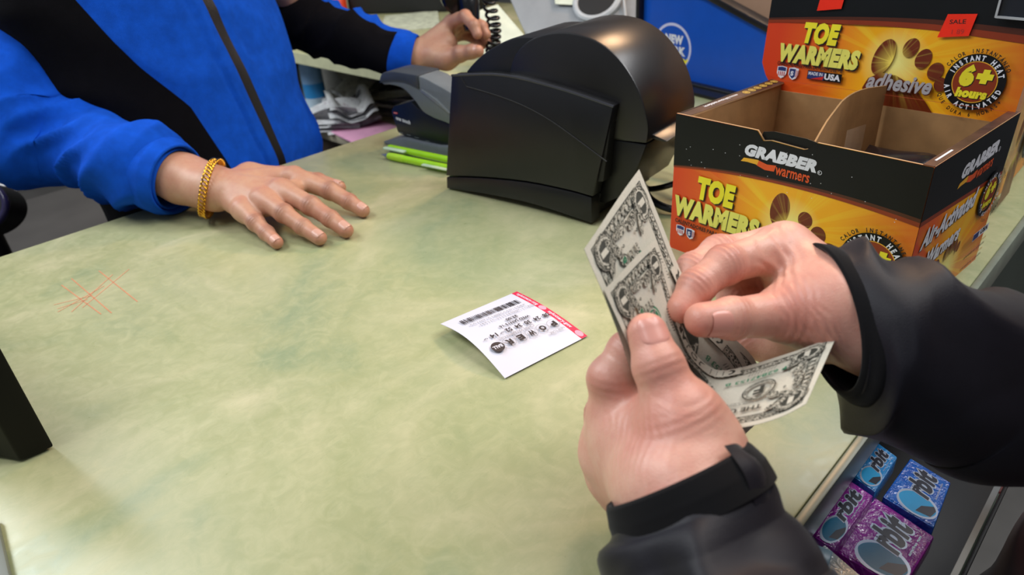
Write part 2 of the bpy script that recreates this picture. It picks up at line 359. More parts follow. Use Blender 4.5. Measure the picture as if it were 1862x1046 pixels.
# groove and ridge on the side
b = MB(); gr = [pf(x, y, -.0004) for x, y in curve([(.049, .1315), (.088, .127), (.127, .1200), (.16, .110), (.189, .0975), (.235, .0755)], 24)]
b.tube(gr, .0008, BLKM, 6); gr2 = [pf(x, y, -.0003) for x, y in curve([(.049, .1315), (.041, .141)], 3)]; b.tube(gr2, .0005, BLKM, 6)
b.tube([pf(x, y - .0005, .001) for x, y in top], .0014, mat('dark_grey_edge', '#34343a', .22), 8); b.build('trim_groove', pr)  # top ridge in a paler grey than the panel
# housing between the side panels
b = MB(); b.prism([(.02, .02), (.205, .034), (.226, .05), (.232, .125), (.17, .138), (.10, .145), (.032, .139)], pf, .018, .128, BLKM, .003)
b.build('housing', pr)
# rear lobe and drum cover
def circ(cx, cy, r, a0, a1, n): return [(cx + r*math.cos(math.radians(a0 + (a1-a0)*i/n)), cy + r*math.sin(math.radians(a0 + (a1-a0)*i/n))) for i in range(n+1)]
pf2 = lambda u, v, d: pO + pa*u + pb*d + Vector((0, 0, v))
b = MB(); b.prism(curve([(.036, .143), (.05, .155), (.069, .1675), (.0925, .179), (.1165, .1865), (.145, .188)], 14) + [(.16, .17), (.16, .135)], pf2, .022, .112, BLK, .002); tag(b.build('rear_cover', pr), 'lower rear lobe of the cover')
b = MB(); prof = curve([(.1, .13), (.104, .153), (.1155, .1725), (.139, .1875), (.172, .1945), (.208, .1905), (.238, .174), (.2605, .146), (.2715, .115), (.271, .095)], 44)
b.prism(prof + [(.235, .093), (.15, .09)], pf2, .020, .124, DRUMM, .0022); b.build('paper_cover', pr)
b = MB(); b.prism([(.222, .02), (.246, .035), (.262, .07), (.270, .0935), (.20, .0925), (.20, .02)], pf2, .0215, .122, BLK, .002); b.build('front_lip', pr)
b = MB(); b.prism([(.262, .098), (.285, .0955), (.288, .097), (.266, .103)], pf2, .03, .12, DRUMM, .0008); tag(b.build('tear_bar', pr), 'thin lip at the paper exit')
b = MB(); b.prism([(.2185, .05), (.2295, .052), (.2375, .126), (.226, .128)], pf, .003, .02, BLKM, .001); b.build('panel_end', pr)
cb = MB(); cb.tube(catmull([V(.70, .47, .035), V(.695, .40, .03), V(.665, .355, .014), V(.63, .347, .006), V(.60, .37, .006), V(.597, .40, .012), V(.62, .43, .02)], 40), .0042, BLK2, 10); cb.tube(catmull([V(.69, .46, .06), V(.672, .395, .05), V(.64, .38, .03), V(.625, .42, .01), V(.66, .46, .006)], 30), .0034, BLK2, 10)
tag(cb.build('power_cable', origin=(.63, .36, 0)), 'black cable looping on the counter between the printer and the box', 'cable')
# ---------------------------------------------------------------- display box of toe warmers
def burst_mat(name, cx, cy, W, H, orange=True):
    t = NT(name); uv = t.n('ShaderNodeUVMap'); sp = t.n('ShaderNodeSeparateXYZ'); t.l(uv.outputs[0], sp.inputs[0]); x, y = sp.outputs[0], sp.outputs[1]
    dx = t.math('SUBTRACT', x, cx); dy = t.math('SUBTRACT', y, cy)
    ang = t.math('ARCTAN2', dy, dx); r = t.math('SQRT', t.math('ADD', t.math('MULTIPLY', dx, dx), t.math('MULTIPLY', dy, dy)))
    cmb = t.n('ShaderNodeCombineXYZ'); t.l(t.math('COSINE', ang), cmb.inputs[0]); t.l(t.math('SINE', ang), cmb.inputs[1])
    rays = t.noise(cmb.outputs[0], 5.5, 3, .7)
    base = t.ramp(t.math('DIVIDE', x, W), [(.0, lin('#d8401a')), (.22, lin('#e8661a')), (.42, lin('#fbb314')), (.72, lin('#f8ae10')), (.97, lin('#dc7016'))])
    low = t.ramp(t.math('DIVIDE', y, H), [(.0, (1, 1, 1)), (.45, (0, 0, 0))]); base = t.mix(t.math('MULTIPLY', low, .55), base, lin('#d2481a'))
    rf = t.ramp(rays, [(.50, (0, 0, 0)), (.68, (1, 1, 1))]); fall = t.ramp(t.math('DIVIDE', r, .11), [(.05, (1, 1, 1)), (1, (0, 0, 0))])
    c = t.mix(t.math('MULTIPLY', t.math('MULTIPLY', rf, fall), .85), base, lin('#f9d22e'))
    core = t.ramp(t.math('DIVIDE', r, .030), [(.15, (1, 1, 1)), (1, (0, 0, 0))]); c = t.mix(core, c, lin('#fbf08a'))
    t.set(Base_Color=c, Roughness=.32); t.b.inputs['Specular IOR Level'].default_value = .5; return t.m
KRAFT = mat('brown_cardboard', '#a07a4e', .85, var=.09, vs=60, bump=.1, bs=400); KRAFTL = mat('cut_cardboard_edge', '#b9946c', .9)
PBLK = mat('printed_black', '#0b0e11', .38, var=.12, spec=.3); PBR1 = mat('printed_dark_brown', '#4e200e', .35); PBR2 = mat('printed_rust', '#8c3210', .35)
YEL = mat('printed_yellow', '#f2e52a', .4); PYEL = mat('printed_pale_yellow', '#e9e468', .4); WHT = mat('printed_white', '#e2e4ea', .4); SIL = mat('printed_silver', '#a9a5a8', .4)
ORG = mat('printed_orange', '#e2541c', .4); AMB = mat('printed_amber', '#efb02a', .4); INK = mat('printed_ink', '#1b100a', .45); FOOT = mat('printed_foot_brown', '#7c2f0c', .38, var=.25, vs=90)
NAVY = mat('printed_navy', '#24336e', .4); RED = mat('printed_red', '#c7261e', .4); MARO = mat('brown_flap_print', '#4a3026', .35, var=.3, vs=60); GOLD = mat('printed_gold', '#c9a548', .35)
STICK = mat('fluorescent_red_sticker', '#f5321c', .45); STICK.node_tree.nodes['Principled BSDF'].inputs['Specular IOR Level'].default_value = .2
def foot_mat(name, cx, cy, R):
    t = NT(name); uv = t.n('ShaderNodeUVMap'); sp = t.n('ShaderNodeSeparateXYZ'); t.l(uv.outputs[0], sp.inputs[0])
    dx = t.math('SUBTRACT', sp.outputs[0], cx); dy = t.math('SUBTRACT', sp.outputs[1], cy); r = t.math('SQRT', t.math('ADD', t.math('MULTIPLY', dx, dx), t.math('MULTIPLY', dy, dy)))
    cmb = t.n('ShaderNodeCombineXYZ'); a = t.math('ARCTAN2', dy, dx); t.l(t.math('COSINE', a), cmb.inputs[0]); t.l(t.math('SINE', a), cmb.inputs[1]); rays = t.noise(cmb.outputs[0], 7, 3, .7)
    k = t.ramp(t.math('DIVIDE', r, R), [(.18, (1, 1, 1)), (.45, (.45, .45, .45)), (1, (0, 0, 0))]); k2 = t.math('MULTIPLY', t.ramp(rays, [(.52, (0, 0, 0)), (.7, (.5, .5, .5))]), t.ramp(t.math('DIVIDE', r, R*3), [(.1, (1, 1, 1)), (1, (0, 0, 0))]))
    t.set(Base_Color=t.mix(t.math('MINIMUM', t.math('ADD', k, k2), 1.0), t.mix(t.noise(uv.outputs[0], 90), lin('#5c1e08'), lin('#7c300c')), lin('#f8e060')), Roughness=.34); return t.m
def title(a, x, y, w, h, slant=.3):
    """TOE over WARMERS inside a box, yellow with a dark drop shadow"""
    for dx, dy, m1, m2 in ((.0012, -.0012, INK, INK), (.0006, -.0006, INK, INK), (0, 0, YEL, PYEL)):
        a.text('TOE', x + w*.27, y + h*.50, w*.44, h*.50, m1, .07, slant*.5, dx=dx, dy=dy); a.text('WARMERS', x, y, w, h*.46, m2, .07, slant*.5, dx=dx, dy=dy)
def shields(a, x, y, s):
    for k, (c1, c2) in enumerate(((NAVY, RED), (NAVY, RED))):
        X = x + k*s*1.25; out = [(0, 1), (.5, 1.08), (1, 1), (1, .45), (.8, .15), (.5, 0), (.2, .15), (0, .45)]
        a.poly([(X + u*s, y + v*s*1.1) for u, v in out], WHT)
        if k == 0:
            a.poly([(X + u*s, y + v*s*1.1) for u, v in ((.08, .66), (.92, .66), (.92, .95), (.5, 1.02), (.08, .95))], c1)
            for q in (.14, .34, .54, .74): a.rect(X + q*s, y + s*.25, s*.09, s*.42, c2)
        else:
            a.poly([(X + u*s, y + v*s*1.1) for u, v in ((.08, .95), (.7, .95), (.7, .3), (.45, .1), (.08, .4))], c1); a.text('S', X + .22*s, y + .38*s, .3*s, .45*s, WHT, .05)
            for q in (.76, .9): a.rect(X + q*s, y + s*.3, s*.06, s*.65, c2)
def foot(a, pts, sole, FOOT):
    for x, y, rx, ry, r in pts: a.ell(x, y, rx, ry, FOOT, r)
    a.raw(sole, [tuple(range(len(sole)))], FOOT)
def hours(a, x, y, r):
    a.ell(x, y, r, r, PBLK); a.ell(x, y, r*.74, r*.74, AMB); a.ell(x, y, r*.71, r*.71, PBR2)
    for dx, m in ((.0007, INK), (0, YEL)):
        a.text('6', x - r*.52, y - r*.18, r*.48, r*.80, m, .09, .1, dx=dx, dy=-dx); a.text('+', x + r*.02, y - r*.02, r*.55, r*.5, m, .10, .1, dx=dx, dy=-dx)
        a.text('hours', x - r*.52, y - r*.58, r*1.04, r*.36, m, .075, .12, dx=dx, dy=-dx)
    a.arc('INSTANT HEAT', x, y, r*.86, r*.25, WHT, 90, 12.5, .05); a.arc('AIR ACTIVATED', x, y, r*.88, r*.24, WHT, 270, 12.5, .05, up=False)
    a.arc('CALOR INSTANTÁNEO', x, y, r*1.12, r*.19, INK, 90, 7.6, .04); a.arc('QUE DURA 6 HORAS+', x, y, r*1.14, r*.19, INK, 270, 7.6, .04, up=False)
def brand(a, x, y, w, rot):
    h = w*.165; c, s = math.cos(rot), math.sin(rot); R = lambda u, v: (x + u*c - v*s, y + u*s + v*c)
    a.text('GRABBER', *R(0, 0), w, h, WHT, .07, .22, rot)
    a.poly([R(-w*.04, -h*.55), R(w*.0, -h*.22), R(w*.2, -h*.12), R(w*.34, -h*.3), R(w*.47, -h*.2), R(w*.45, -h*.72), R(w*.32, -h*.78), R(w*.18, -h*.52), R(w*.05, -h*.5)], AMB)
    a.poly([R(w*.22, -h*.14), R(w*.34, -h*.3), R(w*.47, -h*.2), R(w*.45, -h*.72), R(w*.32, -h*.78), R(w*.2, -h*.58)], ORG)
    a.text('warmers', *R(w*.47, -h*.92), w*.46, h*.62, ORG, .02, .05, rot); a.ring(*R(w*1.045, h*.12), h*.17, h*.17, h*.035, WHT); a.text('R', *R(w*1.03, h*.04), h*.13, h*.16, WHT, .01, 0, rot)
BL = V(.532, .332, 0); BR = V(.514, .115, 0); BW = (BR - BL).length; bu = (BR - BL).normalized(); bn = bu.cross(V(0, 0, 1)).normalized()
if bn.x > 0: bn = -bn
sv = V(.161, -.0145, 0); SW = sv.length; su = sv.normalized(); sn = V(su.y, -su.x, 0); BH = .1355; TH = .0016
if sn.y > 0: sn = -sn
KL = BL + V(.152, -.0155, 0); KR = BR + sv
bx = thing('display_box', 'open orange and black cardboard display box of toe warmers with a tall header card', 'box', (BL + KR) / 2)
ff = lambda u, v, o=0: BL + bu*u + V(0, 0, v) + bn*o
fs = lambda u, v, o=0: BR + su*u + V(0, 0, v) + sn*o
# front panel: outline with the notch in its upper edge
FB = burst_mat('sunburst_print_front', .120, .058, BW, BH); b = MB()
outl = [(0, 0), (BW, 0), (BW, BH), (.1335, BH), (.1265, BH-.0065), (.1235, BH-.0075), (.0955, BH-.0060), (.0885, BH-.0075), (.0820, BH), (0, BH)]
b.prism(outl, lambda x, y, d: ff(x, y, -d), 0, TH, KRAFTL)
A = Art(); A.poly(outl, FB); N = 24
yb = lambda x: .0868 + .030*(x/BW)*(1-x/BW) + .0095*(x/BW)
def band(A, x0, x1, lo, hi, m):
    vs = []; [vs.extend([(x0+(x1-x0)*i/N, lo(x0+(x1-x0)*i/N)), (x0+(x1-x0)*i/N, hi(x0+(x1-x0)*i/N))]) for i in range(N+1)]
    A.raw(vs, [(2*i, 2*i+2, 2*i+3, 2*i+1) for i in range(N)], m)
foot(A, [(.1105, .0725, .0085, .0155, -.12), (.1335, .0700, .0062, .0072, .2), (.1460, .0600, .0066, .0078, .1), (.1570, .0500, .0064, .0065, .1), (.1635, .0400, .0048, .0050, 0)], [(.104, .045), (.112, .052), (.122, .054), (.134, .047), (.145, .034), (.155, .015), (.158, 0), (.108, 0), (.100, .02)], foot_mat('printed_foot_front', .1195, .059, .014))
band(A, 0, BW, lambda x: yb(x) - .0045*(x/BW) - .002, yb, PBR2); band(A, 0, BW, lambda x: yb(x) - .0022*(x/BW)-.0008, yb, PBR1)
band(A, 0, .0805, yb, lambda x: BH, PBLK); band(A, .1345, BW, yb, lambda x: BH, PBLK); A.poly([(.0805, yb(.0805)), (.1345, yb(.1345)), (.1345, BH), (.1335, BH), (.1265, BH-.0065), (.1235, BH-.0075), (.0955, BH-.0060), (.0885, BH-.0075), (.0820, BH), (.0805, BH)], PBLK)
brand(A, .0725, .1125, .0640, -.015); title(A, .0045, .0375, .090, .046); A.text('CALENTADORES PARA LA PUNTA DEL PIE', .006, .0305, .088, .0042, INK, .03, .1, -.02)
shields(A, .008, .0175, .0095); A.rect(.050, .018, .038, .009, NAVY); A.text('USA', .068, .0195, .018, .006, WHT, .04); A.text('MADE IN', .052, .020, .014, .004, RED, .03)
hours(A, .1915, .0525, .0245)
for i in range(26): A.ell(random.uniform(.01, BW-.01), random.uniform(.09, .13), .0004, .0003, WHT, 0, 6)
A.place(b, lambda u, v, o: ff(u, v, o), cut=None); b.build('front_panel', bx, smooth=0)
# notch tab folded behind, glossy
b = MB(); b.prism([(.080, .112), (.1365, .112), (.1325, BH-.001), (.1235, BH+.0005), (.0955, BH+.001), (.086, BH-.001)], lambda x, y, d: ff(x, y, -TH-.0003-d), 0, TH*.6, PBLK); b.build('tuck_tab', bx, smooth=0)
# right side
SB = burst_mat('sunburst_print_side', .082, .024, SW, BH); b = MB()
b.prism([(0, 0), (SW, 0), (SW, BH), (0, BH)], lambda x, y, d: fs(x, y, -d), 0, TH, KRAFTL); A = Art(); A.poly([(0, 0), (SW, 0), (SW, BH), (0, BH)], SB); ys = lambda x: .0935 - .008*(x/SW)
band(A, 0, SW, lambda x: ys(x)-.004, ys, PBR2); band(A, 0, SW, ys, lambda x: BH, PBLK); brand(A, .060, .1075, .070, .05)
for dx, m in ((.001, INK), (0, WHT)): A.text('Air-Activated', .010, .066, .100, .017, m, .045, .25, .05, dx=dx, dy=-dx); A.text('Warmers', .030, .044, .062, .015, m, .045, .25, .05, dx=dx, dy=-dx)
foot(A, [(.058, .033, .005, .009, .3), (.074, .040, .0035, .006, .1), (.082, .042, .0032, .006, 0), (.090, .042, .003, .0055, -.1), (.097, .038, .003, .005, -.2)], [(.062, .0), (.060, .018), (.070, .024), (.084, .020), (.086, 0)], foot_mat('printed_foot_side', .078, .030, .013))
hours(A, .138, .0720, .0195); A.rect(.116, .036, .034, .007, WHT); A.rect(.1165, .0365, .012, .006, NAVY); A.text('USA', .132, .0375, .016, .005, INK, .04)
for k in range(4): A.text('calentadores activados', .105, .012 + k*.0055, .045, .003, AMB if k % 2 else INK, .01)
A.place(b, lambda u, v, o: fs(u, v, o)); b.build('side_panel', bx, smooth=0)
# left side (double wall with the printed fold on top), back, bottom
lv = KL - BL; lu = lv.normalized(); ln = V(-lu.y, lu.x, 0)
if ln.y < 0: ln = -ln
b = MB(); b.prism([(0, 0), (lv.length, 0), (lv.length, BH-.0005), (0, BH-.0005)], lambda x, y, d: BL + lu*x + V(0, 0, y) - ln*d, 0, TH, PBLK)
b.prism([(0, 0), (lv.length, 0), (lv.length, BH-.003), (0, BH-.003)], lambda x, y, d: BL + lu*x + V(0, 0, y) - ln*(d+.0095), 0, TH, KRAFT)
b.build('side_panel', bx, smooth=0)
b = MB(); ft = lambda u, v, o: BL + lu*(u+.003) - ln*(v-.0012) + V(0, 0, BH - .0006 + o - v*.1)
b.prism([(0, .001), (lv.length-.004, .001), (lv.length-.004, .0145), (0, .0115)], ft, -.0012, 0, KRAFTL); A = Art(); A.poly([(0, .001), (lv.length-.004, .001), (lv.length-.004, .0145), (0, .0115)], MARO)
A.L = 1; A.text('grabberworld.com', .030, .0035, .052, .0045, WHT, .02, .1)
# upper corner coins
for k in range(6): A.ell(.094 + k*.0095, .0078, .0040, .0036, GOLD); A.ring(.094 + k*.0095, .0078, .0028, .0025, .0006, PBR1)
A.place(b, ft); tag(b.build('top_flap', bx, smooth=0), 'brown printed fold along the top of the left wall')
b = MB(); kv = KR - KL; ku = kv.normalized(); kn = V(ku.y, -ku.x, 0)
if kn.x < 0: kn = -kn
fb = lambda u, v, o=0: KL + ku*u + V(0, 0, v) + kn*o
b.prism([(0, 0), (kv.length, 0), (kv.length, BH-.01), (0, BH-.01)], lambda x, y, d: fb(x, y, -d), .002, .002+TH, KRAFT); b.build('back_panel', bx, smooth=0)
b = MB(); b.prism([(0, 0), (SW, 0), (SW, BH-.004), (0, BH-.001)], lambda x, y, d: fs(x, y, -d-.0065), 0, TH, KRAFT)
b.prism([(0, BH-.0008), (SW, BH-.0008), (SW, BH+.0004), (0, BH+.0004)], lambda x, y, d: fs(x, y, -d), .0004, .0076, MARO); b.prism([(.012, BH+.0004), (.040, BH+.0004), (.040, BH+.0006), (.012, BH+.0006)], lambda x, y, d: fs(x, y, -d), .0035, .0050, WHT)
tag(b.build('top_flap', bx, smooth=0), 'brown printed fold along the top of the right wall')
b = MB(); b.add([BL+V(0, 0, .002), BR+V(0, 0, .002), KR+V(0, 0, .002), KL+V(0, 0, .002)], [(0, 1, 2, 3)], KRAFT); b.build('bottom_panel', bx, smooth=0)
# curved divider
b = MB(); path = catmull([ff(.128, 0, -.004), ff(.128, 0, -.004)*.66+fb(.105, 0, -.004)*.34+V(-.00, .006, 0), ff(.128, 0, -.004)*.3+fb(.105, 0, -.004)*.7+V(0, .008, 0), fb(.112, 0, -.006)], 16)
hs = [BH-.004, BH+.004, BH+.0095, BH+.011, BH+.009]
dv = []; df = []
for i, p in enumerate(path):
    hgt = interp([0, .25, .5, .8, 1], hs, i/16)
    for o in (-.0007, .0007): dv += [p + V(0, o, .003), p + V(0, o, hgt)]
for i in range(16):
    k = 4*i; df += [(k, k+4, k+5, k+1), (k+2, k+3, k+7, k+6), (k+1, k+5, k+7, k+3)]
df += [(0, 1, 3, 2), (64, 66, 67, 65)]; b.add(dv, df, KRAFT); b.build('divider', bx, smooth=0)
# header card
HL = V(.684, .3165, 0); HR = V(.673, .1005, 0); HW = (HR-HL).length; hu = (HR-HL).normalized(); hn = V(-1, 0, 0)
hf = lambda u, v, o=0: HL + hu*u + V(0, 0, v) + hn*(o + .0015) + V(max(0, v-.137)*.10, 0, 0)
HB = burst_mat('sunburst_print_header', .112, .164, HW, .30); b = MB(); HT = .262
ho = [(.006, .1145), (.188, .1115), (.205, .126), (.2135, .134), (.2135, HT), (-.0135, HT), (-.0135, .150), (-.008, .139), (.0, .128)]
b.prism(ho, lambda x, y, d: hf(x, y, -d), 0, TH, KRAFTL); A = Art(); A.poly(ho, HB)
foot(A, [(.1025, .1670, .0085, .0160, -.25), (.1235, .1770, .0062, .0082, -.35), (.1355, .1690, .0062, .0085, -.3), (.1475, .1600, .0062, .0075, -.3), (.1540, .1500, .0052, .0058, 0)], [(.090, .139), (.0935, .148), (.104, .154), (.117, .153), (.133, .146), (.146, .134), (.158, .120), (.158, .1118), (.108, .1128), (.094, .128)], foot_mat('printed_foot_header', .1120, .1635, .017))
yh = lambda x: .1925 + .0085*math.sin(max(0, min(1, (x+.0135)/.16))*math.pi*.5) - .003*max(0, (x-.14)/.07)
band(A, -.0135, .2135, lambda x: yh(x) - .0045 - .006*max(0, x)/.21, yh, PBR2); band(A, -.0135, .2135, lambda x: yh(x) - .0018 - .003*max(0, x)/.21, yh, PBR1); band(A, -.0135, .2135, yh, lambda x: HT, PBLK)
title(A, .0035, .1530, .079, .0385); A.text('CALENTADORES PARA LA PUNTA DEL PIE', .0035, .1500, .066, .0035, INK, .03, .1, -.01); shields(A, .0045, .1375, .0100)
A.rect(.0365, .1405, .0335, .0080, PBLK); A.rect(.0370, .1410, .016, .007, NAVY); A.poly([(.040, .141), (.052, .141), (.053, .1445)], RED); A.text('MADE IN', .0375, .1445, .014, .003, WHT, .02); A.text('USA', .0535, .1418, .0155, .0058, WHT, .05)
for dx, m in ((.0008, PBR1), (0, SIL)): A.text('adhesive', .0935, .1395, .055, .0145, m, .03, .3, .02, dx=dx, dy=-dx)
hours(A, .1790, .1555, .0225)
A.rect(.002, .1368, .2105, .0003, mat('card_crease', '#c85a3a', .4)); A.place(b, lambda u, v, o: hf(u, v, o)); b.build('header_card', bx, smooth=0)
for (pts, nm) in (([(.0345, .2020), (.0570, .2050), (.0590, .2250), (.0365, .2220)], 0), ([(.1425, .1875), (.1655, .1905), (.1675, .2075), (.1460, .2060)], 1)):
    b = MB(); A = Art(); A.poly(pts, STICK); x, y = pts[0]
    A.text('SALE', x+.0065, y+.0110, .012, .0034, INK, .015, 0, .1)
    if nm: A.text('1 89', x+.010, y+.0035, .009, .0036, mat('faded_stamp', '#b5281c', .5), .0, 0, .1)
    A.place(b, lambda u, v, o: hf(u, v, o), base=.0025); tag(b.build('sale_sticker', bx, smooth=0), 'red orange sale sticker on the header card' if nm else 'red sticker cut by the top of the photo')
# ---------------------------------------------------------------- people
def skin_mat(name, base, red, dark, rough=.42):
    t = NT(name); co = t.coord('Object'); n1 = t.noise(co, 38, 4, .6); n2 = t.noise(co, 240, 3, .6)
    fl = t.n('ShaderNodeAttribute', attribute_name='flush').outputs['Fac']; kn = t.n('ShaderNodeAttribute', attribute_name='crease').outputs['Fac']
    c = t.mix(t.ramp(n1, [(.35, (0, 0, 0)), (.7, (.55, .55, .55))]), lin(base), lin(red)); c = t.mix(t.math('MULTIPLY', fl, .55), c, lin(red)); c = t.mix(t.math('MULTIPLY', kn, .62), c, lin(dark))
    c = t.mix(t.ramp(n2, [(.45, (0, 0, 0)), (.75, (.25, .25, .25))]), c, lin(red))
    t.set(Base_Color=c, Roughness=rough, Subsurface_Weight=.12, Subsurface_Radius=(.006, .002, .001), Subsurface_Scale=1.0)
    vor = t.n('ShaderNodeTexVoronoi', feature='DISTANCE_TO_EDGE'); vor.inputs['Scale'].default_value = 620; t.l(co, vor.inputs['Vector'])
    h = t.math('ADD', t.math('MULTIPLY', vor.outputs['Distance'], .6), t.math('ADD', t.math('MULTIPLY', n2, .5), t.math('MULTIPLY', t.noise(t.coord('Object', (1, 1, 1), (.4, .9, .2)), 130, 4, .7, 1.5), .8)))
    t.bump(h, .35, .0005); return t.m
SK1 = skin_mat('skin_light_brown', '#c4977a', '#b3755f', '#74483a', .45); SK2 = skin_mat('skin_pale_pink', '#e2b09b', '#cf8070', '#ab6250', .42)
def nail_mat(n, c): return mat(n, c, .30, var=.05, spec=.5)
NM1 = nail_mat('nail_light_brown', '#cf9f8c'); NM2 = nail_mat('nail_pale_pink', '#dd9b8c')
def hand_field(H, res=.0010):
    """H: palm cones, fingers as chains of (point, radius); returns one continuous skin surface"""
    pts = [Vector(p) for c in H['palm'] for p in (c[0], c[1])] + [Vector(p) for f in H['fingers'] for p, r in f['c']]
    lo = [min(p[i] for p in pts) - .03 for i in range(3)]; hi = [max(p[i] for p in pts) + .03 for i in range(3)]
    F = Field(lo, hi, res); palm = F.new()
    for a, b, ra, rb, *k in H['palm']: F.cone(palm, a, b, ra, rb, k[0] if k else .010)
    tot = palm.copy()
    for f in H['fingers']:
        A = F.new(); c = f['c']
        for (a, ra), (b, rb) in zip(c, c[1:]): F.cone(A, a, b, ra, rb, .0035)
        for j in c[1:-1]: F.cone(A, j[0], j[0] + Vector((1e-4, 0, 0)), j[1] * 1.035, j[1] * 1.035, .003)
        A = smin(A, palm, f.get('k', .008)); tot = smin(tot, A, .0012)
    v, q = surfnet(tot, F.lo, res); N = vnormals(v, q)
    fl = np.zeros(len(v)); cr = np.zeros(len(v))
    for f in H['fingers']:
        c = f['c']; dors = Vector(f['n']).normalized()
        for i in range(1, len(c) - 1):
            J = np.array(c[i][0]); ax = np.array((c[i+1][0] - c[i-1][0]).normalized()); r = c[i][1]; d = v - J; t = d @ ax; dist = np.linalg.norm(d, axis=1)
            wgt = np.exp(-(t / .0055) ** 2) * np.exp(-(dist / (r * 1.6)) ** 4); dm = np.clip(N @ np.array(dors) * 1.3, -.35, 1)
            big = 1.0 if i == len(c) - 3 else .7
            v += N * (wgt * np.abs(dm) * f.get('cr', .00036) * big * np.cos(t * 2 * math.pi / (.0030 if r < .0105 else .0038)))[:, None]
            cr = np.maximum(cr, wgt * np.clip(dm, 0, 1) * big); fl = np.maximum(fl, np.exp(-(dist / .013) ** 2) * .8)
        tip = np.array(c[-1][0]); fl = np.maximum(fl, np.exp(-(np.linalg.norm(v - tip, axis=1) / .013) ** 2))
    for p, R, s in H.get('red', []): fl = np.maximum(fl, s * np.exp(-(np.linalg.norm(v - np.array(p), axis=1) / R) ** 2))
    for a, b, R, amp in H.get('tendons', []):
        a, b = np.array(a), np.array(b); d = b - a; t = np.clip(((v - a) @ d) / (d @ d), 0, 1); q2 = np.linalg.norm(v - a - t[:, None] * d, axis=1)
        v += N * (amp * np.exp(-(q2 / R) ** 2))[:, None]
    for a, b, R, amp, per in H.get('folds', []):     # skin folds running across a->b
        a, b = np.array(a), np.array(b); d = (b - a) / np.linalg.norm(b - a); L = np.linalg.norm(b - a); mid = (a + b) / 2; t = (v - mid) @ d; q2 = np.linalg.norm(v - mid - t[:, None] * d, axis=1)
        nz = np.array([noise.noise(Vector(p) * 120) for p in v]) if len(v) < 400000 else 0
        v += N * (amp * np.exp(-(t / (L/2)) ** 4) * np.exp(-(q2 / R) ** 2) * np.cos((t + nz * .002) * 2 * math.pi / per))[:, None]
    return v, q, fl, cr
def nail(parent, c, dors, m, L=.0115, wdt=.92, lift=.00035, name='fingernail', shift=0.0):
    (a, ra), (t, rt) = c[-2], c[-1]; ax = (t - a).normalized(); n = Vector(dors); n = (n - ax * n.dot(ax)).normalized(); s = ax.cross(n); b = MB()
    def fn(u, v):
        x = (u - .5) * 2; y = (v - .5) * 2; ln = -L*.5 + y * L*.5; half = math.radians(60) * wdt * (1 - .16 * max(0, y) ** 4) * math.sqrt(max(.02, 1 - .80 * max(0, -y) ** 3))
        an = x * half; base = t + ax * (rt*.25 - L*.32 + ln + .002 + shift); dd = max(0., (base - t).dot(ax)); r = .00012 + math.sqrt(max(1e-8, rt*rt - min(.85*dd, .95*rt)**2)) + (ra - rt) * max(0, -(base - t).dot(ax)) / max((t - a).length, 1e-4)
        edge = lift * (1 - x**6) * (1 - .9 * max(0, -y) ** 8) - .0005 * abs(x)**8
        return base + (n * math.cos(an) + s * math.sin(an)) * (r + edge)
    # outer plate plus a skirt so that it has thickness
    b.grid(fn, 14, 14, m); return b.build(name, parent, smooth=80)
def body_mesh(name, parts, m, parent=None):
    b = MB(); fl = []; cr = []
    for v, q, f, c in parts: b.add(v.tolist(), q.tolist(), m); fl += f.tolist(); cr += c.tolist()
    return b, fl, cr
# --- clerk: right hand flat on the counter
def Zq(x, y, z): return Z(x, y, z)
cw = Zq(392, 342, .040)
cf = [
 dict(c=[(Zq(440, 380, .030), .0115), (Zq(465, 405, .0215), .0092), (Zq(485, 424, .0135), .0080), (Zq(503, 441, .0082), .0072)], n=(-.25, -.1, .95)),
 dict(c=[(Zq(477, 362, .037), .0120), (Zq(516, 388, .0285), .0102), (Zq(551, 413, .0170), .0088), (Zq(581, 433, .0090), .0080)], n=(-.15, -.3, .95)),
 dict(c=[(Zq(510, 345, .041), .0125), (Zq(565, 374, .0310), .0106), (Zq(601, 398, .0190), .0092), (Zq(629, 419, .0095), .0084)], n=(-.1, -.35, .95)),
 dict(c=[(Zq(535, 322, .040), .0125), (Zq(600, 347, .0280), .0104), (Zq(635, 367, .0175), .0090), (Zq(660, 383, .0090), .0080)], n=(-.1, -.35, .95)),
 dict(c=[(Zq(455, 318, .028), .0140), (Zq(515, 320, .0210), .0120), (Zq(578, 330, .0120), .0105), (Zq(617, 341, .0092), .0085)], n=(.3, 0, .9), k=.012)]
WEB = [(cf[i]['c'][0][0].lerp(cf[i]['c'][1][0], .22) + V(0, 0, -.0035), cf[i+1]['c'][0][0].lerp(cf[i+1]['c'][1][0], .22) + V(0, 0, -.0035), .0088, .0088, .012) for i in range(3)]
CH = dict(palm=WEB + [(cw + V(.001, .012, 0), Zq(440, 380, .028), .0150, .0115), (cw, Zq(477, 362, .035), .0170, .0125), (cw, Zq(510, 345, .038), .0175, .0130), (cw + V(-.0, .008, 0), Zq(535, 322, .037), .0175, .0130),
  (cw + V(.004, .016, -.006), Zq(455, 318, .026), .0150, .0140), (Zq(330, 322, .046), cw, .0255, .0215), (Zq(330, 335, .040), cw + V(-.006, -.006, -.004), .0235, .0190), (Zq(325, 308, .048), cw + V(.01, .016, 0), .0235, .018),
  (Zq(250, 300, .06), Zq(330, 325, .045), .030, .0265), (Zq(430, 360, .020), Zq(520, 345, .020), .014, .013)],
  fingers=cf, tendons=[(cw, f['c'][0][0], .0028, .0006) for f in cf[:4]],
  red=[(f['c'][0][0] + V(0, 0, .01), .008, .7) for f in cf[:4]])
cl_r = hand_field(CH, .0011)
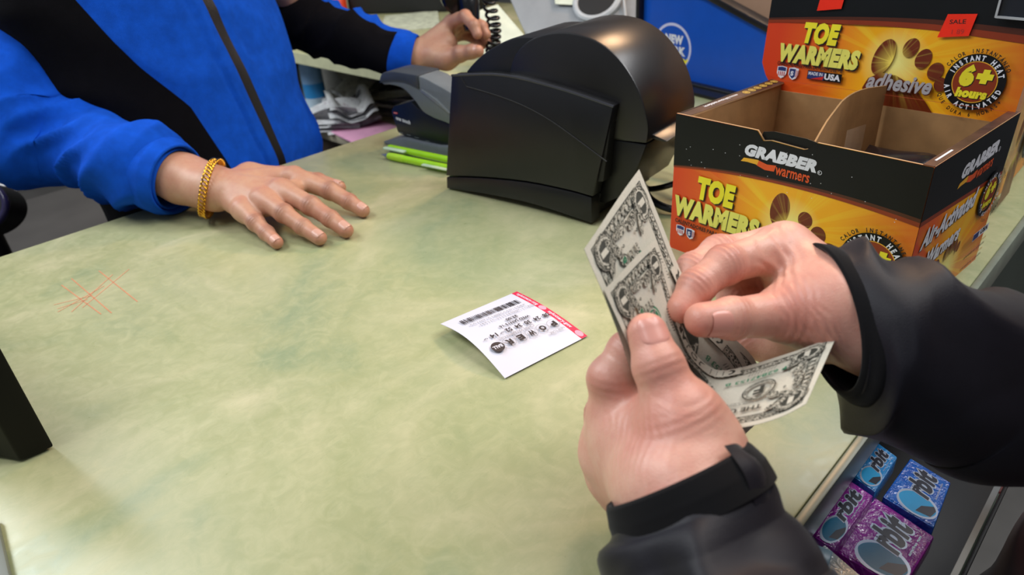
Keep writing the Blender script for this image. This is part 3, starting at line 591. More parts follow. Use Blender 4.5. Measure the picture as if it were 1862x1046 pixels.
# --- clerk: left hand held up at the telephone
cf2 = [
 dict(c=[(P(812, 108, 1.12), .0150), (P(836, 98, 1.105), .0130), (P(857, 94, 1.095), .0112), (P(869, 93, 1.09), .0098)], n=(-.2, -.6, .7), k=.014),
 dict(c=[(P(822, 40, 1.13), .0125), (P(846, 30, 1.10), .0100), (P(862, 46, 1.085), .0088), (P(868, 62, 1.085), .0080)], n=(-.2, -.3, .9)),
 dict(c=[(P(828, 44, 1.15), .0125), (P(856, 34, 1.13), .0100), (P(876, 48, 1.115), .0088), (P(884, 63, 1.115), .0080)], n=(-.2, -.3, .9)),
 dict(c=[(P(826, 52, 1.17), .0120), (P(858, 48, 1.155), .0095), (P(880, 62, 1.14), .0085), (P(886, 74, 1.135), .0078)], n=(-.2, -.3, .9)),
 dict(c=[(P(822, 64, 1.18), .0110), (P(850, 64, 1.17), .0085), (P(868, 76, 1.155), .0078), (P(878, 82, 1.15), .0070)], n=(-.2, -.3, .9))]
w2 = P(758, 103, 1.14)
CH2 = dict(palm=[(w2, P(812, 108, 1.12), .020, .0150), (w2, P(822, 42, 1.135), .019, .0125), (w2, P(828, 46, 1.15), .018, .0125), (w2, P(826, 54, 1.165), .018, .012), (w2, P(822, 66, 1.175), .017, .011), (P(715, 96, 1.14), w2, .027, .0255),
  (P(790, 98, 1.13), P(815, 78, 1.13), .019, .015)], fingers=cf2, red=[])
cl_l = hand_field(CH2, .0016)
# hidden trunk and arms under the clothes
def trunk(cones, res=.008):
    pts = [Vector(p) for c in cones for p in (c[0], c[1])]; R = max(max(c[2], c[3]) for c in cones)
    F = Field([min(p[i] for p in pts) - R - .02 for i in range(3)], [max(p[i] for p in pts) + R + .02 for i in range(3)], res); A = F.new()
    for a, b, ra, rb in cones: F.cone(A, a, b, ra, rb, .02, .03)
    v, q = surfnet(A, F.lo, res); return v, q, np.zeros(len(v)), np.zeros(len(v))
elb = P(28, 222, .865); shR = V(.235, 1.10, .37); shL = V(.53, 1.12, .37); elbL = P(560, 40, 1.19)
cl_t = trunk([(V(.33, 1.10, -.02), V(.31, 1.13, .34), .065, .075), (V(.44, 1.11, -.02), V(.42, 1.14, .34), .065, .075), (V(.31, 1.10, -.75), V(.32, 1.10, -.05), .05, .06), (V(.46, 1.10, -.75), V(.45, 1.10, -.05), .05, .06),
  (shR, P(45, 20, .885), .036, .036), (P(45, 20, .885), elb, .036, .034), (elb, Zq(130, 262, .075), .032, .030), (Zq(130, 262, .075), Zq(250, 300, .06), .030, .030), (shL, elbL, .036, .030), (elbL, P(712, 96, 1.14), .027, .024), (V(.35, 1.12, .40), V(.35, 1.12, .50), .06, .055)])
cp = MB(); fl = []; cr = []
for v, q, f, c in (cl_r, cl_l, cl_t): cp.add(v.tolist(), q.tolist(), SK1); fl += f.tolist(); cr += c.tolist()
clerk = cp.build('person', None, smooth=179, origin=(.35, 1.1, -T), attrs=dict(flush=fl, crease=cr))
tag(clerk, 'person in a blue and black fleece jacket behind the counter, one hand flat on it', 'person')
for f, LL in zip(cf, (.0088, .0104, .0110, .0100, .011)):
    (a_, ra_2), (t_, rt_) = f['c'][-2], f['c'][-1]; nail(clerk, f['c'], f['n'], NM1, LL, .85, shift=.0026)
nail(clerk, cf2[0]['c'], cf2[0]['n'], NM1, .012)
# --- fleece jacket
def fleece(name, col, dark=False):
    t = NT(name); co = t.coord('Object'); n = t.noise(co, 60, 4, .6); n2 = t.noise(co, 1500, 2, .6); c = lin(col)
    d = tuple(x * .82 for x in c[:3]) + (1,); u = tuple(min(1, x * 1.15) for x in c[:3]) + (1,)
    t.set(Base_Color=t.ramp(n, [(.3, d), (.7, u)]), Roughness=.95, Sheen_Weight=.10 if dark else .35, Sheen_Roughness=.5); t.b.inputs['Sheen Tint'].default_value = c; t.b.inputs['Specular IOR Level'].default_value = .12
    t.bump(n2, .6, .0010); return t.m
FBL = fleece('blue_fleece', '#0f4fc0'); FBK = fleece('black_fleece', '#0b0a0e', True); ZIPM = mat('black_zip_teeth', '#16130f', .45, bump=.8, bs=900)
def fold(p, fr, dirv, sk=0):
    """ridged cloth folds running across dirv"""
    q = p + Vector((noise.noise(p * 9), noise.noise(p * 9 + V(5, 5, 5)), noise.noise(p * 9 + V(9, 2, 7)))) * .035
    n = noise.noise(Vector((q.dot(dirv) * fr, q.x * 5 + sk, q.z * 5))); return (1 - abs(n) * 2.2)
def fold2(p, fr, t, side, third, sk):
    w_ = Vector((noise.noise(p * 11 + V(sk, 0, 0)), noise.noise(p * 11 + V(5, sk, 5)), noise.noise(p * 11 + V(9, 2, 7)))) * .022; q = p + w_; d = (t * .8 + side * .6).normalized(); e = (side * .8 - t * .6).normalized()
    n_ = noise.noise(Vector((q.dot(d) * fr + sk, q.dot(e) * fr * .30, q.dot(third) * fr * .30))); msk = min(1, max(0, .55 + 1.6 * noise.noise(p * 7 + V(sk, 3, 1))))
    return (1 - min(1, abs(n_) * 3.2)) ** 1.3 * msk * 1.5 - .35
def sleeve(b, path, rad, mfn, n=56, m=120, amp=.004, fr=28, open_end=True, amp2=.004, seed=0, flat=None, tilt0=None):
    """cloth tube along path; rad: radii per path station; mfn(s, angle) -> material; starts at the cuff; tilt0: normal of the cuff opening"""
    C = catmull(path, m); rr = [interp(np.linspace(0, 1, len(rad)), rad, i / m) for i in range(m + 1)]; vs = []; up = None
    L = [0]
    for i in range(m): L.append(L[-1] + (C[i+1] - C[i]).length)
    fr_ = []
    for i, c in enumerate(C):
        t = (C[min(i+1, m)] - C[max(i-1, 0)]).normalized()
        if up is None: up = V(0, 0, 1) - t * t.z; up.normalize()
        x = (up - t * up.dot(t)).normalized(); up = x; fr_.append((c, t, x, t.cross(x)))
    for i, (c, t, x, y) in enumerate(fr_):
        s = L[i] / L[-1]; env = min(1, L[i] / .03)
        for k in range(n):
            a = 2 * math.pi * k / n; d = x * math.cos(a) + y * math.sin(a); base = c + d * rr[i]
            if tilt0 is not None:
                w_ = max(0, 1 - L[i] / .06); tn = Vector(tilt0).normalized(); den = t.dot(tn)
                if abs(den) > .2: base += t * (-(d * rr[i]).dot(tn) / den) * w_
            disp = amp * env * fold2(base, fr, fr_[min(m//2, 60)][1], fr_[min(m//2, 60)][2], fr_[min(m//2, 60)][3], seed + .3) + amp2 * env * noise.noise(base * 14 + V(seed, 3, 0)) * 1.6
            vs.append(base + d * disp)
    fs = {}
    for i in range(m):
        for k in range(n):
            mt = mfn(L[i] / L[-1], 2 * math.pi * (k + .5) / n, L[i]); fs.setdefault(mt, []).append((i*n+k, i*n+(k+1) % n, (i+1)*n+(k+1) % n, (i+1)*n+k))
    k0 = len(b.v); b.v += [tuple(v) for v in vs]
    for mt, f in fs.items():
        i_ = b.mat(mt)
        for q in f: b.f.append(tuple(k0 + j for j in q)); b.mi.append(i_); b.uv.append(None)
    if open_end:      # turned-in hem
        c, t, x, y = fr_[0]; ring = [vs[k] for k in range(n)]; cen = sum(ring, V(0, 0, 0)) / n
        hem = [ring] + [[cen + (p - cen) * q + t * h for p in ring] for q, h in ((.97, -.0016), (.93, -.001), (.91, .004), (.90, .03))]
        b.add([p for r_ in hem for p in r_], [(i*n+(k+1) % n, i*n+k, (i+1)*n+k, (i+1)*n+(k+1) % n) for i in range(4) for k in range(n)], mfn(0, 0, 0))
    return fr_, rr
jk = thing('fleece_jacket', 'x', 'x', (.35, 1.1, 0))
del jk['label']; del jk['category']; jk.parent = clerk; jk.location = V(.35, 1.1, 0) - BASE[clerk.name]; BASE[jk.name] = V(.35, 1.1, 0)
b = MB(); yaw = math.radians(20); tc = V(.395, 1.085, 0)
ux = V(math.cos(yaw), math.sin(yaw), 0); uy = V(-math.sin(yaw), math.cos(yaw), 0)      # body right-to-left axis and back axis
def tpos(a, z):
    """a: angle from the zip (front = 0, + towards the viewer's right)"""
    wd = interp([-.4, -.15, 0, .12, .25, .45], [.175, .178, .180, .182, .195, .205], z); dp = interp([-.4, -.1, .05, .25, .45], [.125, .135, .128, .120, .11], z)
    sx = math.copysign(abs(math.sin(a)) ** .85, math.sin(a)); cy = math.copysign(abs(math.cos(a)) ** .85, math.cos(a))
    p = tc + V(-.13 * max(0, min(z, .25)), 0, 0) + ux * sx * wd - uy * cy * dp + V(0, .10 * max(0, z) , z); d = (p - tc - V(0, 0, z)); d.z = 0; d.normalize()
    return p + d * (.0085 * fold(p + V(3, 0, 0), 9, V(.45, 0, .9)) + .009 * noise.noise(p * V(7, 7, 4).length * .6) * 1.2)
zs = [-.40 + .93 * i / 110 for i in range(111)]
def seg_angles(z):
    lb = interp([-.1, .02, .10, .16, .25, .5], [-.36, -.40, -.46, -.66, -.85, -1.1], z); bb = -2.9; rb = interp([-.1, .05, .2, .5], [.98, .90, .62, .5], z)
    zw = .022; return [-math.pi, bb, lb, -zw, zw, rb, 1.9, math.pi]
segm = [FBL, FBK, FBL, ZIPM, FBL, FBL, FBL]; nsg = [16, 14, 26, 2, 24, 16, 14]; segm[5] = FBL; segm[6] = FBK
rings = []; 
for z in zs:
    an = []; sa = seg_angles(z)
    for q in range(7): an += [sa[q] + (sa[q+1] - sa[q]) * i / nsg[q] for i in range(nsg[q])]
    r_ = [tpos(a, z) for a in an]
    # stitched seams beside the zip and a raised placket
    for i, a in enumerate(an):
        e = abs(abs(a) - .11); k = -.0016 * math.exp(-(e / .012) ** 2) + (.0022 if abs(a) < .10 and abs(a) > .024 else 0) + (-.0012 if abs(a) <= .024 else 0); d = (r_[i] - tc); d.z = 0; r_[i] = r_[i] + d.normalized() * k
    rings.append(r_)
n = sum(nsg); k0 = 0; b.v = [tuple(p) for r_ in rings for p in r_]; own = [segm[q] for q in range(7) for _ in range(nsg[q])]
for i in range(110):
    for k in range(n): b.f.append((i*n+k, i*n+(k+1) % n, (i+1)*n+(k+1) % n, (i+1)*n+k)); b.mi.append(b.mat(own[k])); b.uv.append(None)
b.build('jacket_body', jk, smooth=179)
# the near sleeve
def m_r(s, a, L): return FBL
b = MB(); cuffR = [Zq(318, 326, .043), Zq(292, 318, .048), Zq(235, 300, .058), Zq(130, 262, .075), elb, P(36, 120, .875), P(45, 20, .885), shR + V(.0, .0, -.01), shR + V(.06, .02, .01)]
fr1, rr1 = sleeve(b, cuffR, [.0385, .046, .050, .056, .062, .066, .070, .078, .07], m_r, amp=.0085, fr=22, n=72, m=170, amp2=.009)
b.build('sleeve', jk, smooth=179)
# turned-up cuff ring
b = MB(); sleeve(b, [Zq(322, 327, .0435), Zq(306, 322, .046), Zq(288, 316, .049)], [.0435, .0480, .0475], m_r, amp=.001, fr=20, m=14, n=64, amp2=.001); b.build('cuff', jk, smooth=179)
b = MB(); pathL = [P(754, 104, 1.14), P(726, 98, 1.14), P(650, 74, 1.15), P(590, 50, 1.17), elbL + V(-.01, 0, .01), P(500, 0, 1.25), shL + V(0, 0, -.05), shL + V(-.08, 0, .01), V(.40, 1.12, .38)]
def m_l(s, a, L):
    if L < .030: return FBL
    return FBL if (a < 1.35 or a > 2*math.pi - .30) else FBK
sleeve(b, pathL, [.036, .0405, .045, .048, .052, .060, .070, .075, .07], m_l, amp=.006, fr=22, n=72, m=150, amp2=.007, seed=4); b.build('sleeve', jk, smooth=179)
b = MB()
for x, y in ((.31, 1.10), (.46, 1.09)): b.tube([V(x, y, -T), V(x, y-.01, -.5), V(x, y-.02, -.12)], [.085, .09, .115], mat('dark_navy_trousers', '#10131d', .85, bump=.4), 24)
b.tube([V(.385, 1.08, -.45), V(.385, 1.08, -.28), V(.39, 1.08, -.03)], [.12, .145, .14], MC['dark_navy_trousers'], 32); b.build('trousers', clerk, smooth=179)
# --- gold curb chain bracelet: every link a part
br = thing('gold_bracelet', 'gold curb chain bracelet around the wrist of the hand lying on the counter', 'bracelet', Zq(398, 345, .04))
GM = mat('polished_gold', '#e0a93a', .18, metal=1.0, var=.1)
q1 = Zq(421, 291, .038); q2 = Zq(378, 399, .012); hd = q2 - q1; wax = V(-hd.y, hd.x, 0).normalized(); wax = (wax + V(0, 0, -.38)).normalized(); bc = (q1 + q2) / 2 + V(0, 0, .006)
wxx = (q1 - bc); wxx = (wxx - wax * wxx.dot(wax)).normalized(); wy = wax.cross(wxx).normalized()
if wy.z < 0: wy = -wy
hv = cl_r[0] - np.array(bc); sl_ = hv[np.abs(hv @ np.array(wax)) < .004]; aa = np.arctan2(sl_ @ np.array(wy), sl_ @ np.array(wxx)); ra_ = np.hypot(sl_ @ np.array(wy), sl_ @ np.array(wxx))
gold_proto = None
def rad_at(a):
    d = np.abs((aa - a + math.pi) % (2*math.pi) - math.pi); k = d < .16; return float(ra_[k].max()) if k.any() else .03
NB = 200; prof_ = [rad_at(2*math.pi*i/NB) for i in range(NB)]; prof_ = [sum(prof_[(i+k) % NB] for k in range(-6, 7)) / 13 + .0016 for i in range(NB)]
ringp = []
for i in range(NB):
    a = 2*math.pi*i/NB; p = bc + (wxx * math.cos(a) + wy * math.sin(a)) * prof_[i]; p.z = max(p.z, .0030); ringp.append(p)
per = [0]
for i in range(NB): per.append(per[-1] + (ringp[(i+1) % NB] - ringp[i]).length)
NL = int(per[-1] / .0050)
for i in range(NL):
    sL_ = per[-1] * i / NL; k = int(np.searchsorted(per, sL_, 'right')) - 1; c = ringp[k % NB].lerp(ringp[(k+1) % NB], (sL_ - per[k]) / max(per[k+1] - per[k], 1e-9))
    tg = (ringp[(k+2) % NB] - ringp[(k-1) % NB]).normalized(); out = tg.cross(wax).normalized()
    if out.dot(c - bc) < 0: out = -out
    tg = wax.cross(out).normalized()
    if gold_proto is None:
        mb = MB(); ring = [V(math.cos(t) * .0044, math.sin(t) * .0027, .0009 * math.sin(2*t)) for t in [2*math.pi*k/18 for k in range(18)]]
        mb.tube(ring, .00105, GM, 8, closed=True); gold_proto = mb.build('link', br, smooth=60, origin=None); gold_proto.data.transform(Matrix.Translation(BASE[br.name])); lk = gold_proto
    else: lk = gold_proto.copy(); COL.objects.link(lk); lk.parent = br
    Rm = Matrix((tg, out.cross(tg), out)).transposed() @ Matrix.Rotation(math.radians(52), 3, 'Z') @ Matrix.Rotation(math.radians(16), 3, 'X')
    Mx = Rm.to_4x4(); Mx.translation = c - BASE[br.name]; lk.matrix_local = Mx
# ---------------------------------------------------------------- customer: both hands hold the banknotes
lw = P(1238, 885, .302)
lf = [
 dict(c=[(P(1272, 835, .310), .0170), (P(1236, 752, .306), .0142), (P(1198, 668, .309), .0110), (P(1177, 606, .314), .0094)], n=(-.62, -.62, .45), k=.014, cr=.00016),
 dict(c=[(P(1130, 765, .345), .0150), (P(1112, 690, .335), .0112), (P(1142, 640, .335), .0096), (P(1185, 612, .335), .0085)], n=(-.7, -.3, .5), k=.010, cr=.00012),
 dict(c=[(P(1112, 820, .355), .0140), (P(1103, 755, .372), .0112), (P(1140, 700, .368), .0096), (P(1185, 672, .362), .0085)], n=(-.7, .2, .5), k=.014, cr=.00012),
 dict(c=[(P(1118, 860, .362), .0130), (P(1125, 800, .392), .0105), (P(1160, 750, .388), .0090), (P(1200, 725, .38), .0080)], n=(-.7, .4, .4), k=.012),
 dict(c=[(P(1140, 895, .362), .0120), (P(1155, 850, .39), .0092), (P(1185, 810, .39), .0082), (P(1215, 790, .383), .0072)], n=(-.7, .5, .3), k=.012)]
LH = dict(palm=[(lw, lf[0]['c'][0][0], .022, .018), (lw, P(1130, 765, .343), .022, .0150), (lw, P(1112, 820, .353), .021, .0140), (lw + V(0, 0, -.002), P(1118, 860, .360), .020, .013), (lw, P(1140, 895, .358), .019, .0115),
  (P(1250, 770, .308), P(1160, 775, .335), .0135, .0130, .016), (P(1265, 820, .31), P(1150, 800, .338), .016, .014, .016), (P(1285, 975, .29), lw, .026, .0235), (P(1262, 960, .30), P(1205, 880, .312), .024, .020), (P(1310, 950, .29), P(1268, 865, .300), .020, .0185), (P(1345, 1110, .285), P(1285, 975, .29), .027, .0255)],
  fingers=lf, tendons=[(P(1215, 860, .29), P(1125, 760, .325), .004, .0008), (P(1200, 880, .29), P(1100, 815, .335), .0035, .0010), (P(1110, 880, .335), P(1150, 800, .318), .0025, .0008)],
  red=[(P(1215, 745, .285), .020, .8), (P(1250, 760, .28), .018, .6), (P(1120, 760, .33), .02, .5), (P(1170, 870, .30), .02, .35)], folds=[(P(1130, 830, .33), P(1230, 800, .285), .03, .00012, .0040)])
# right hand
rw = P(1520, 557, .350)
rf = [
 dict(c=[(P(1490, 562, .352), .0180), (P(1418, 572, .350), .0125), (P(1330, 579, .337), .0098), (P(1276, 582, .330), .0085)], n=(-.35, -.85, .25), k=.016),
 dict(c=[(P(1425, 450, .380), .0125), (P(1318, 482, .356), .0098), (P(1266, 522, .349), .0086), (P(1238, 562, .344), .0074)], n=(-.55, .2, .8), k=.010),
 dict(c=[(P(1425, 448, .398), .0120), (P(1308, 464, .380), .0104), (P(1262, 492, .372), .0092), (P(1250, 520, .366), .0080)], n=(-.5, .3, .8), k=.010),
 dict(c=[(P(1440, 470, .412), .0115), (P(1326, 500, .402), .0100), (P(1335, 542, .402), .0090), (P(1385, 552, .402), .0080)], n=(-.5, .4, .7), k=.010),
 dict(c=[(P(1460, 520, .418), .0110), (P(1372, 586, .412), .0095), (P(1362, 622, .405), .0085), (P(1398, 634, .400), .0078)], n=(-.5, .4, .5), k=.010)]
RH = dict(palm=[(rw, P(1490, 562, .352), .0180, .0180), (rw, P(1425, 452, .380), .0178, .0125), (rw, P(1427, 452, .396), .0175, .012), (rw, P(1440, 474, .410), .0175, .0115), (rw, P(1460, 524, .415), .0175, .0115),
  (P(1492, 545, .362), P(1440, 480, .385), .015, .0120, .014), (P(1470, 560, .365), P(1448, 512, .388), .014, .0120, .014), (P(1500, 600, .37), P(1420, 620, .395), .018, .014, .012), (P(1590, 605, .347), rw, .0175, .0178), (P(1590, 605, .352), P(1518, 546, .361), .0170, .0165), (P(1690, 655, .345), P(1590, 605, .345), .022, .0205)],
  fingers=rf, tendons=[(P(1510, 520, .345), P(1425, 440, .370), .0035, .0008)], red=[(P(1460, 565, .335), .022, .8), (P(1430, 500, .375), .018, .7), (P(1360, 470, .35), .02, .4), (P(1300, 575, .33), .014, .6)],
  folds=[(P(1470, 480, .355), P(1420, 510, .365), .022, .00055, .0050), (P(1450, 610, .345), P(1520, 580, .335), .022, .0003, .0035)])
cu_l = hand_field(LH, .0008); cu_r = hand_field(RH, .0008)
eL = V(.135, -.075, .015); sL = V(.20, -.24, .36); eR = V(.50, -.10, .06); sR = V(.60, -.24, .36)
cu_t = trunk([(V(.36, -.22, -.1), V(.36, -.24, .34), .08, .09), (V(.50, -.22, -.1), V(.50, -.24, .34), .08, .09), (V(.36, -.22, -.85), V(.36, -.22, -.12), .06, .08), (V(.50, -.22, -.85), V(.50, -.22, -.12), .06, .08),
  (P(1345, 1110, .285), eL, .026, .030), (eL, sL, .032, .038), (P(1690, 655, .345), eR, .022, .028), (eR, sR, .030, .036), (V(.43, -.24, .40), V(.43, -.23, .48), .055, .052)])
cq = MB(); fl = []; cr = []
for v, q, f, c in (cu_l, cu_r, cu_t): cq.add(v.tolist(), q.tolist(), SK2); fl += f.tolist(); cr += c.tolist()
cust = cq.build('person', None, smooth=179, origin=(.43, -.2, -T), attrs=dict(flush=fl, crease=cr))
tag(cust, 'person in a dark jacket at the near side, pulling one dollar bill from the others', 'person')
nail(cust, lf[0]['c'], (-.45, -.8, .45), NM2, .0125, .85, name='thumbnail', shift=.0045); nail(cust, rf[0]['c'], (-.45, -.85, .10), NM2, .0130, .95, name='thumbnail')
# sleeves
def shell(name, col, rough=.55, sheen=.2):
    t = NT(name); co = t.coord('Object'); n = t.noise(co, 40, 3); n2 = t.noise(co, 1800, 2, .6); c = lin(col)
    t.set(Base_Color=t.ramp(n, [(.3, tuple(x*.8 for x in c[:3])), (.7, tuple(x*1.2 for x in c[:3]))]), Roughness=rough, Sheen_Weight=sheen, Sheen_Roughness=.4); t.b.inputs['Specular IOR Level'].default_value = .3
    t.bump(n2, .35, .0004); return t.m
JK = shell('dark_shell_fabric', '#17151d', .5, .12); JF = shell('black_fleece_lining', '#08070a', .95, .1); JM = shell('dark_maroon_cloth', '#3c0d13', .8, .1)
jc = thing('jacket', 'x', 'x', (.43, -.2, 0)); del jc['label']; del jc['category']; jc.parent = cust; jc.location = V(.43, -.2, 0) - BASE[cust.name]; BASE[jc.name] = V(.43, -.2, 0)
mk = lambda s, a, L: JK
b = MB(); sleeve(b, [P(1242, 888, .300), P(1254, 925, .298), P(1264, 985, .293), P(1300, 1065, .287), P(1360, 1200, .277), eL, (eL + sL) / 2 + V(0, -.02, 0), sL, sL + V(.07, -.01, .04)],
  [.0345, .0358, .0385, .046, .052, .058, .066, .075, .07], mk, amp=.0085, fr=27, n=80, m=170, amp2=.005, seed=1, tilt0=P(1262, 925, .298) - P(1215, 830, .304)); b.build('sleeve', jc, smooth=179)
b = MB(); sleeve(b, [P(1512, 581, .355), P(1552, 600, .352), P(1605, 638, .348), P(1680, 674, .347), P(1770, 716, .350), P(1870, 752, .352), (P(1870, 716, .352) + eR) / 2, eR, (eR + sR) / 2 + V(0, -.02, 0), sR, sR + V(-.07, -.01, .04)],
  [.0328, .0352, .0372, .0385, .0410, .0450, .052, .058, .066, .075, .07], mk, amp=.0125, fr=30, n=88, m=190, amp2=.006, seed=2, tilt0=AX*.98 + AY*.14); b.build('sleeve', jc, smooth=179)
# cuff strap of the left sleeve with fleece band
b = MB(); mf = lambda s, a, L: JF
sleeve(b, [P(1233, 868, .301), P(1247, 895, .300), P(1262, 930, .298)], [.0350, .0375, .0380], mf, amp=.0008, fr=60, m=14, n=72, amp2=.0012, tilt0=P(1262, 925, .298) - P(1215, 830, .304)); tag(b.build('cuff', jc, smooth=179), 'fuzzy black cuff band')
b = MB(); sleeve(b, [P(1508, 580, .3552), P(1528, 589, .354), P(1552, 600, .352)], [.0334, .0349, .0342], mf, amp=.0008, fr=60, m=12, n=72, amp2=.0012, tilt0=AX*.98 + AY*.14); tag(b.build('cuff', jc, smooth=179), 'fuzzy black cuff band')
b = MB(); sp_ = [[P(1318, 812, .277), P(1350, 858, .270), P(1372, 920, .268)], [P(1340, 808, .284), P(1378, 846, .276), P(1400, 912, .274)], [P(1352, 815, .296), P(1392, 850, .290), P(1412, 915, .287)]]
def stf(u, v, o=0):
    r_ = [catmull(s_, 12)[round(v * 12)] for s_ in sp_]; return catmull(r_, 8)[round(u * 8)] + V(-.6, -.6, .5) * o
b.grid(lambda u, v: stf(u, v, .0012), 8, 12, JK); b.grid(lambda u, v: stf(1 - u, v, -.0012), 8, 12, JK); tag(b.build('cuff_strap', jc, smooth=60), 'folded end of the cuff strap')
# jacket front seen in the lower corner
b = MB()
def cpos(u, v):
    a = 2*math.pi*u; z = -.5 + 1.0*v; wd = interp([-.5, -.1, .1, .3, .5], [.27, .205, .155, .20, .12], z); dp = wd * .74
    p = V(.460 + math.cos(a) * wd, -.155 + math.sin(a) * dp, z); d = V(math.cos(a), math.sin(a), 0); return p + d * (.006 * fold(p, 12, V(.2, 0, 1)))
b.grid(cpos, 80, 70, JM); tag(b.build('jacket_body', jc, smooth=179), 'dark maroon jacket front')
b = MB()
for x in (.36, .51): b.tube([V(x, -.2, -T), V(x, -.2, -.5), V(x, -.18, -.25)], [.085, .09, .11], MC['dark_navy_trousers'], 24)
b.build('trousers', cust, smooth=179)
# ---------------------------------------------------------------- banknotes
def paper_mat(name, col, ink, amt=.0, rough=.75):
    t = NT(name); uv = t.n('ShaderNodeUVMap').outputs[0]; n = t.noise(uv, 300, 4, .7); n2 = t.noise(uv, 2600, 3, .7)
    c = t.mix(t.math('MULTIPLY', n2, .25), lin(col), tuple(x*.75 for x in lin(col)[:3]) + (1,))
    if amt:
        wv = t.n('ShaderNodeTexWave', wave_type='RINGS'); wv.inputs['Scale'].default_value = 130; wv.inputs['Distortion'].default_value = 22; wv.inputs['Detail'].default_value = 4; wv.inputs['Detail Scale'].default_value = 1.6; t.l(uv, wv.inputs['Vector'])
        f = t.math('MULTIPLY', t.ramp(t.math('ADD', t.math('MULTIPLY', wv.outputs['Fac'], .6), t.math('MULTIPLY', n, .55)), [(.42, (0, 0, 0)), (.56, (1, 1, 1))]), amt); c = t.mix(f, c, lin(ink))
    t.set(Base_Color=c, Roughness=rough); t.b.inputs['Specular IOR Level'].default_value = .25; return t.m
NP = paper_mat('banknote_paper', '#cfcbbb', '#8c8c80', .10); NE = paper_mat('banknote_engraving', '#bcb8a8', '#23251f', .92); NE2 = paper_mat('banknote_light_engraving', '#c8c4b4', '#55574e', .6)
NI = mat('banknote_ink', '#35372f', .7, var=.2, vs=400); NG = mat('banknote_green', '#1f7a54', .65); NBK = paper_mat('banknote_back', '#b9bda6', '#40604a', .8); NPO = paper_mat('banknote_portrait', '#6d6d62', '#1d1e1a', .85)
def note_art():
    a = Art(); W, H = .156, .0663
    a.rect(0, 0, W, H, NP); a.L = 1
    # ornate border
    a.raw([(.004, .004), (W-.004, .004), (W-.004, H-.004), (.004, H-.004), (.0105, .0095), (W-.0105, .0095), (W-.0105, H-.0100), (.0105, H-.0100)], [(0, 1, 5, 4), (1, 2, 6, 5), (2, 3, 7, 6), (3, 0, 4, 7)], NE)
    a.frame(.0040, .0040, W-.008, H-.008, .0006, NI); a.frame(.0102, .0092, W-.0204, H-.0190, .0005, NI)
    for k in range(26): a.ell(.018 + k*.0048, .0067, .0017, .0012, NP, 0, 10); a.ell(.018 + k*.0048, .0067, .0008, .0006, NI, 0, 8)
    for k in range(9): a.ell(.0072, .017 + k*.0042, .0016, .0014, NE2, 0, 8); a.ell(W-.0072, .017 + k*.0042, .0016, .0014, NE2, 0, 8)
    # corner numerals
    for x, y, s in ((.013, H-.0125, 1.), (W-.013, H-.0125, 1.), (.0125, .0120, .85), (W-.0125, .0120, .85)):
        a.ell(x, y, .0105*s, .0090*s, NE); a.ring(x, y, .0098*s, .0083*s, .0005, NI); a.ring(x, y, .0075*s, .0062*s, .0006, NP); a.ell(x, y, .0062*s, .0052*s, NI)
        a.text('1', x-.0018*s, y-.0042*s, .0036*s, .0084*s, NP, .05)
    for sx in (-1, 1):
        for x, y, rx, ry, r_ in ((.062, .0145, .0085, .0028, .5), (.056, .0205, .0060, .0024, -.4), (.0525, .0100, .0040, .0030, .9), (.0655, .0040, .0028, .0075, 0), (.0640, -.0080, .0030, .0060, .3), (.060, -.0150, .0070, .0026, -.5)): a.ell(.078 + sx*x, .0332 + y, rx, ry, NE, r_*sx)
    a.rect(.046, H-.0100, .064, .0035, NP); a.text('FEDERAL RESERVE NOTE', .048, H-.0092, .060, .0024, NI, .02)
    a.text('THE UNITED STATES OF AMERICA', .030, H-.0172, .096, .0042, NI, .035)
    a.text('THIS NOTE IS LEGAL TENDER', .030, H-.0215, .030, .0012, NI, .01); a.text('FOR ALL DEBTS, PUBLIC AND PRIVATE', .030, H-.0235, .030, .0012, NI, .01)
    # portrait oval with a plain bust
    cx, cy = .078, .0325; a.ell(cx, cy, .0185, .0215, NE2); a.ring(cx, cy, .0180, .0210, .0011, NI); a.ell(cx, cy, .0160, .0190, NPO)
    a.poly([(cx-.0125, cy-.0145), (cx-.0085, cy-.0075), (cx-.003, cy-.0055), (cx+.003, cy-.0055), (cx+.0095, cy-.0085), (cx+.0128, cy-.0140), (cx+.006, cy-.0178), (cx-.006, cy-.0178)], NI)
    a.ell(cx, cy+.0035, .0082, .0098, NP); a.ell(cx+.0003, cy+.0022, .0062, .0085, NE2); a.ell(cx, cy-.0062, .0032, .0022, NP)
    # seals
    a.ring(.0345, .0345, .0092, .0092, .0007, NI); a.ring(.0345, .0345, .0082, .0082, .0016, NE); a.text('F', .0317, .0307, .0056, .0078, NI, .05)
    a.ell(.1195, .0335, .0090, .0090, NG); a.ring(.1195, .0335, .0078, .0078, .0006, NP); a.text('ONE', .1080, .0285, .024, .0095, NE, .03); a.ell(.1195, .0335, .0036, .0036, NG)
    a.text('F 62847153 B', .098, H-.0245, .034, .0034, NG, .02); a.text('F 62847153 B', .022, .0185, .034, .0034, NG, .02)
    for x, y in ((.0185, H-.0270), (W-.0205, H-.0270), (.0185, .0240), (W-.0205, .0240)): a.text('6', x, y, .0017, .0028, NI, .02)
    a.text('SERIES', .106, .0215, .006, .0011, NI, 0); a.text('2009', .106, .0195, .007, .0014, NI, 0)
    for x in (.028, .103):
        for k in range(9): a.poly([(x + k*.0018, .0138), (x + k*.0018 + .0004, .0138), (x + k*.0018 + .0016, .0165), (x + k*.0018 + .0011, .0165)], NI)
    a.rect(.050, .0035, .056, .0070, NP); a.text('ONE DOLLAR', .053, .0042, .050, .0050, NI, .06)
    return a
NOTE = note_art()
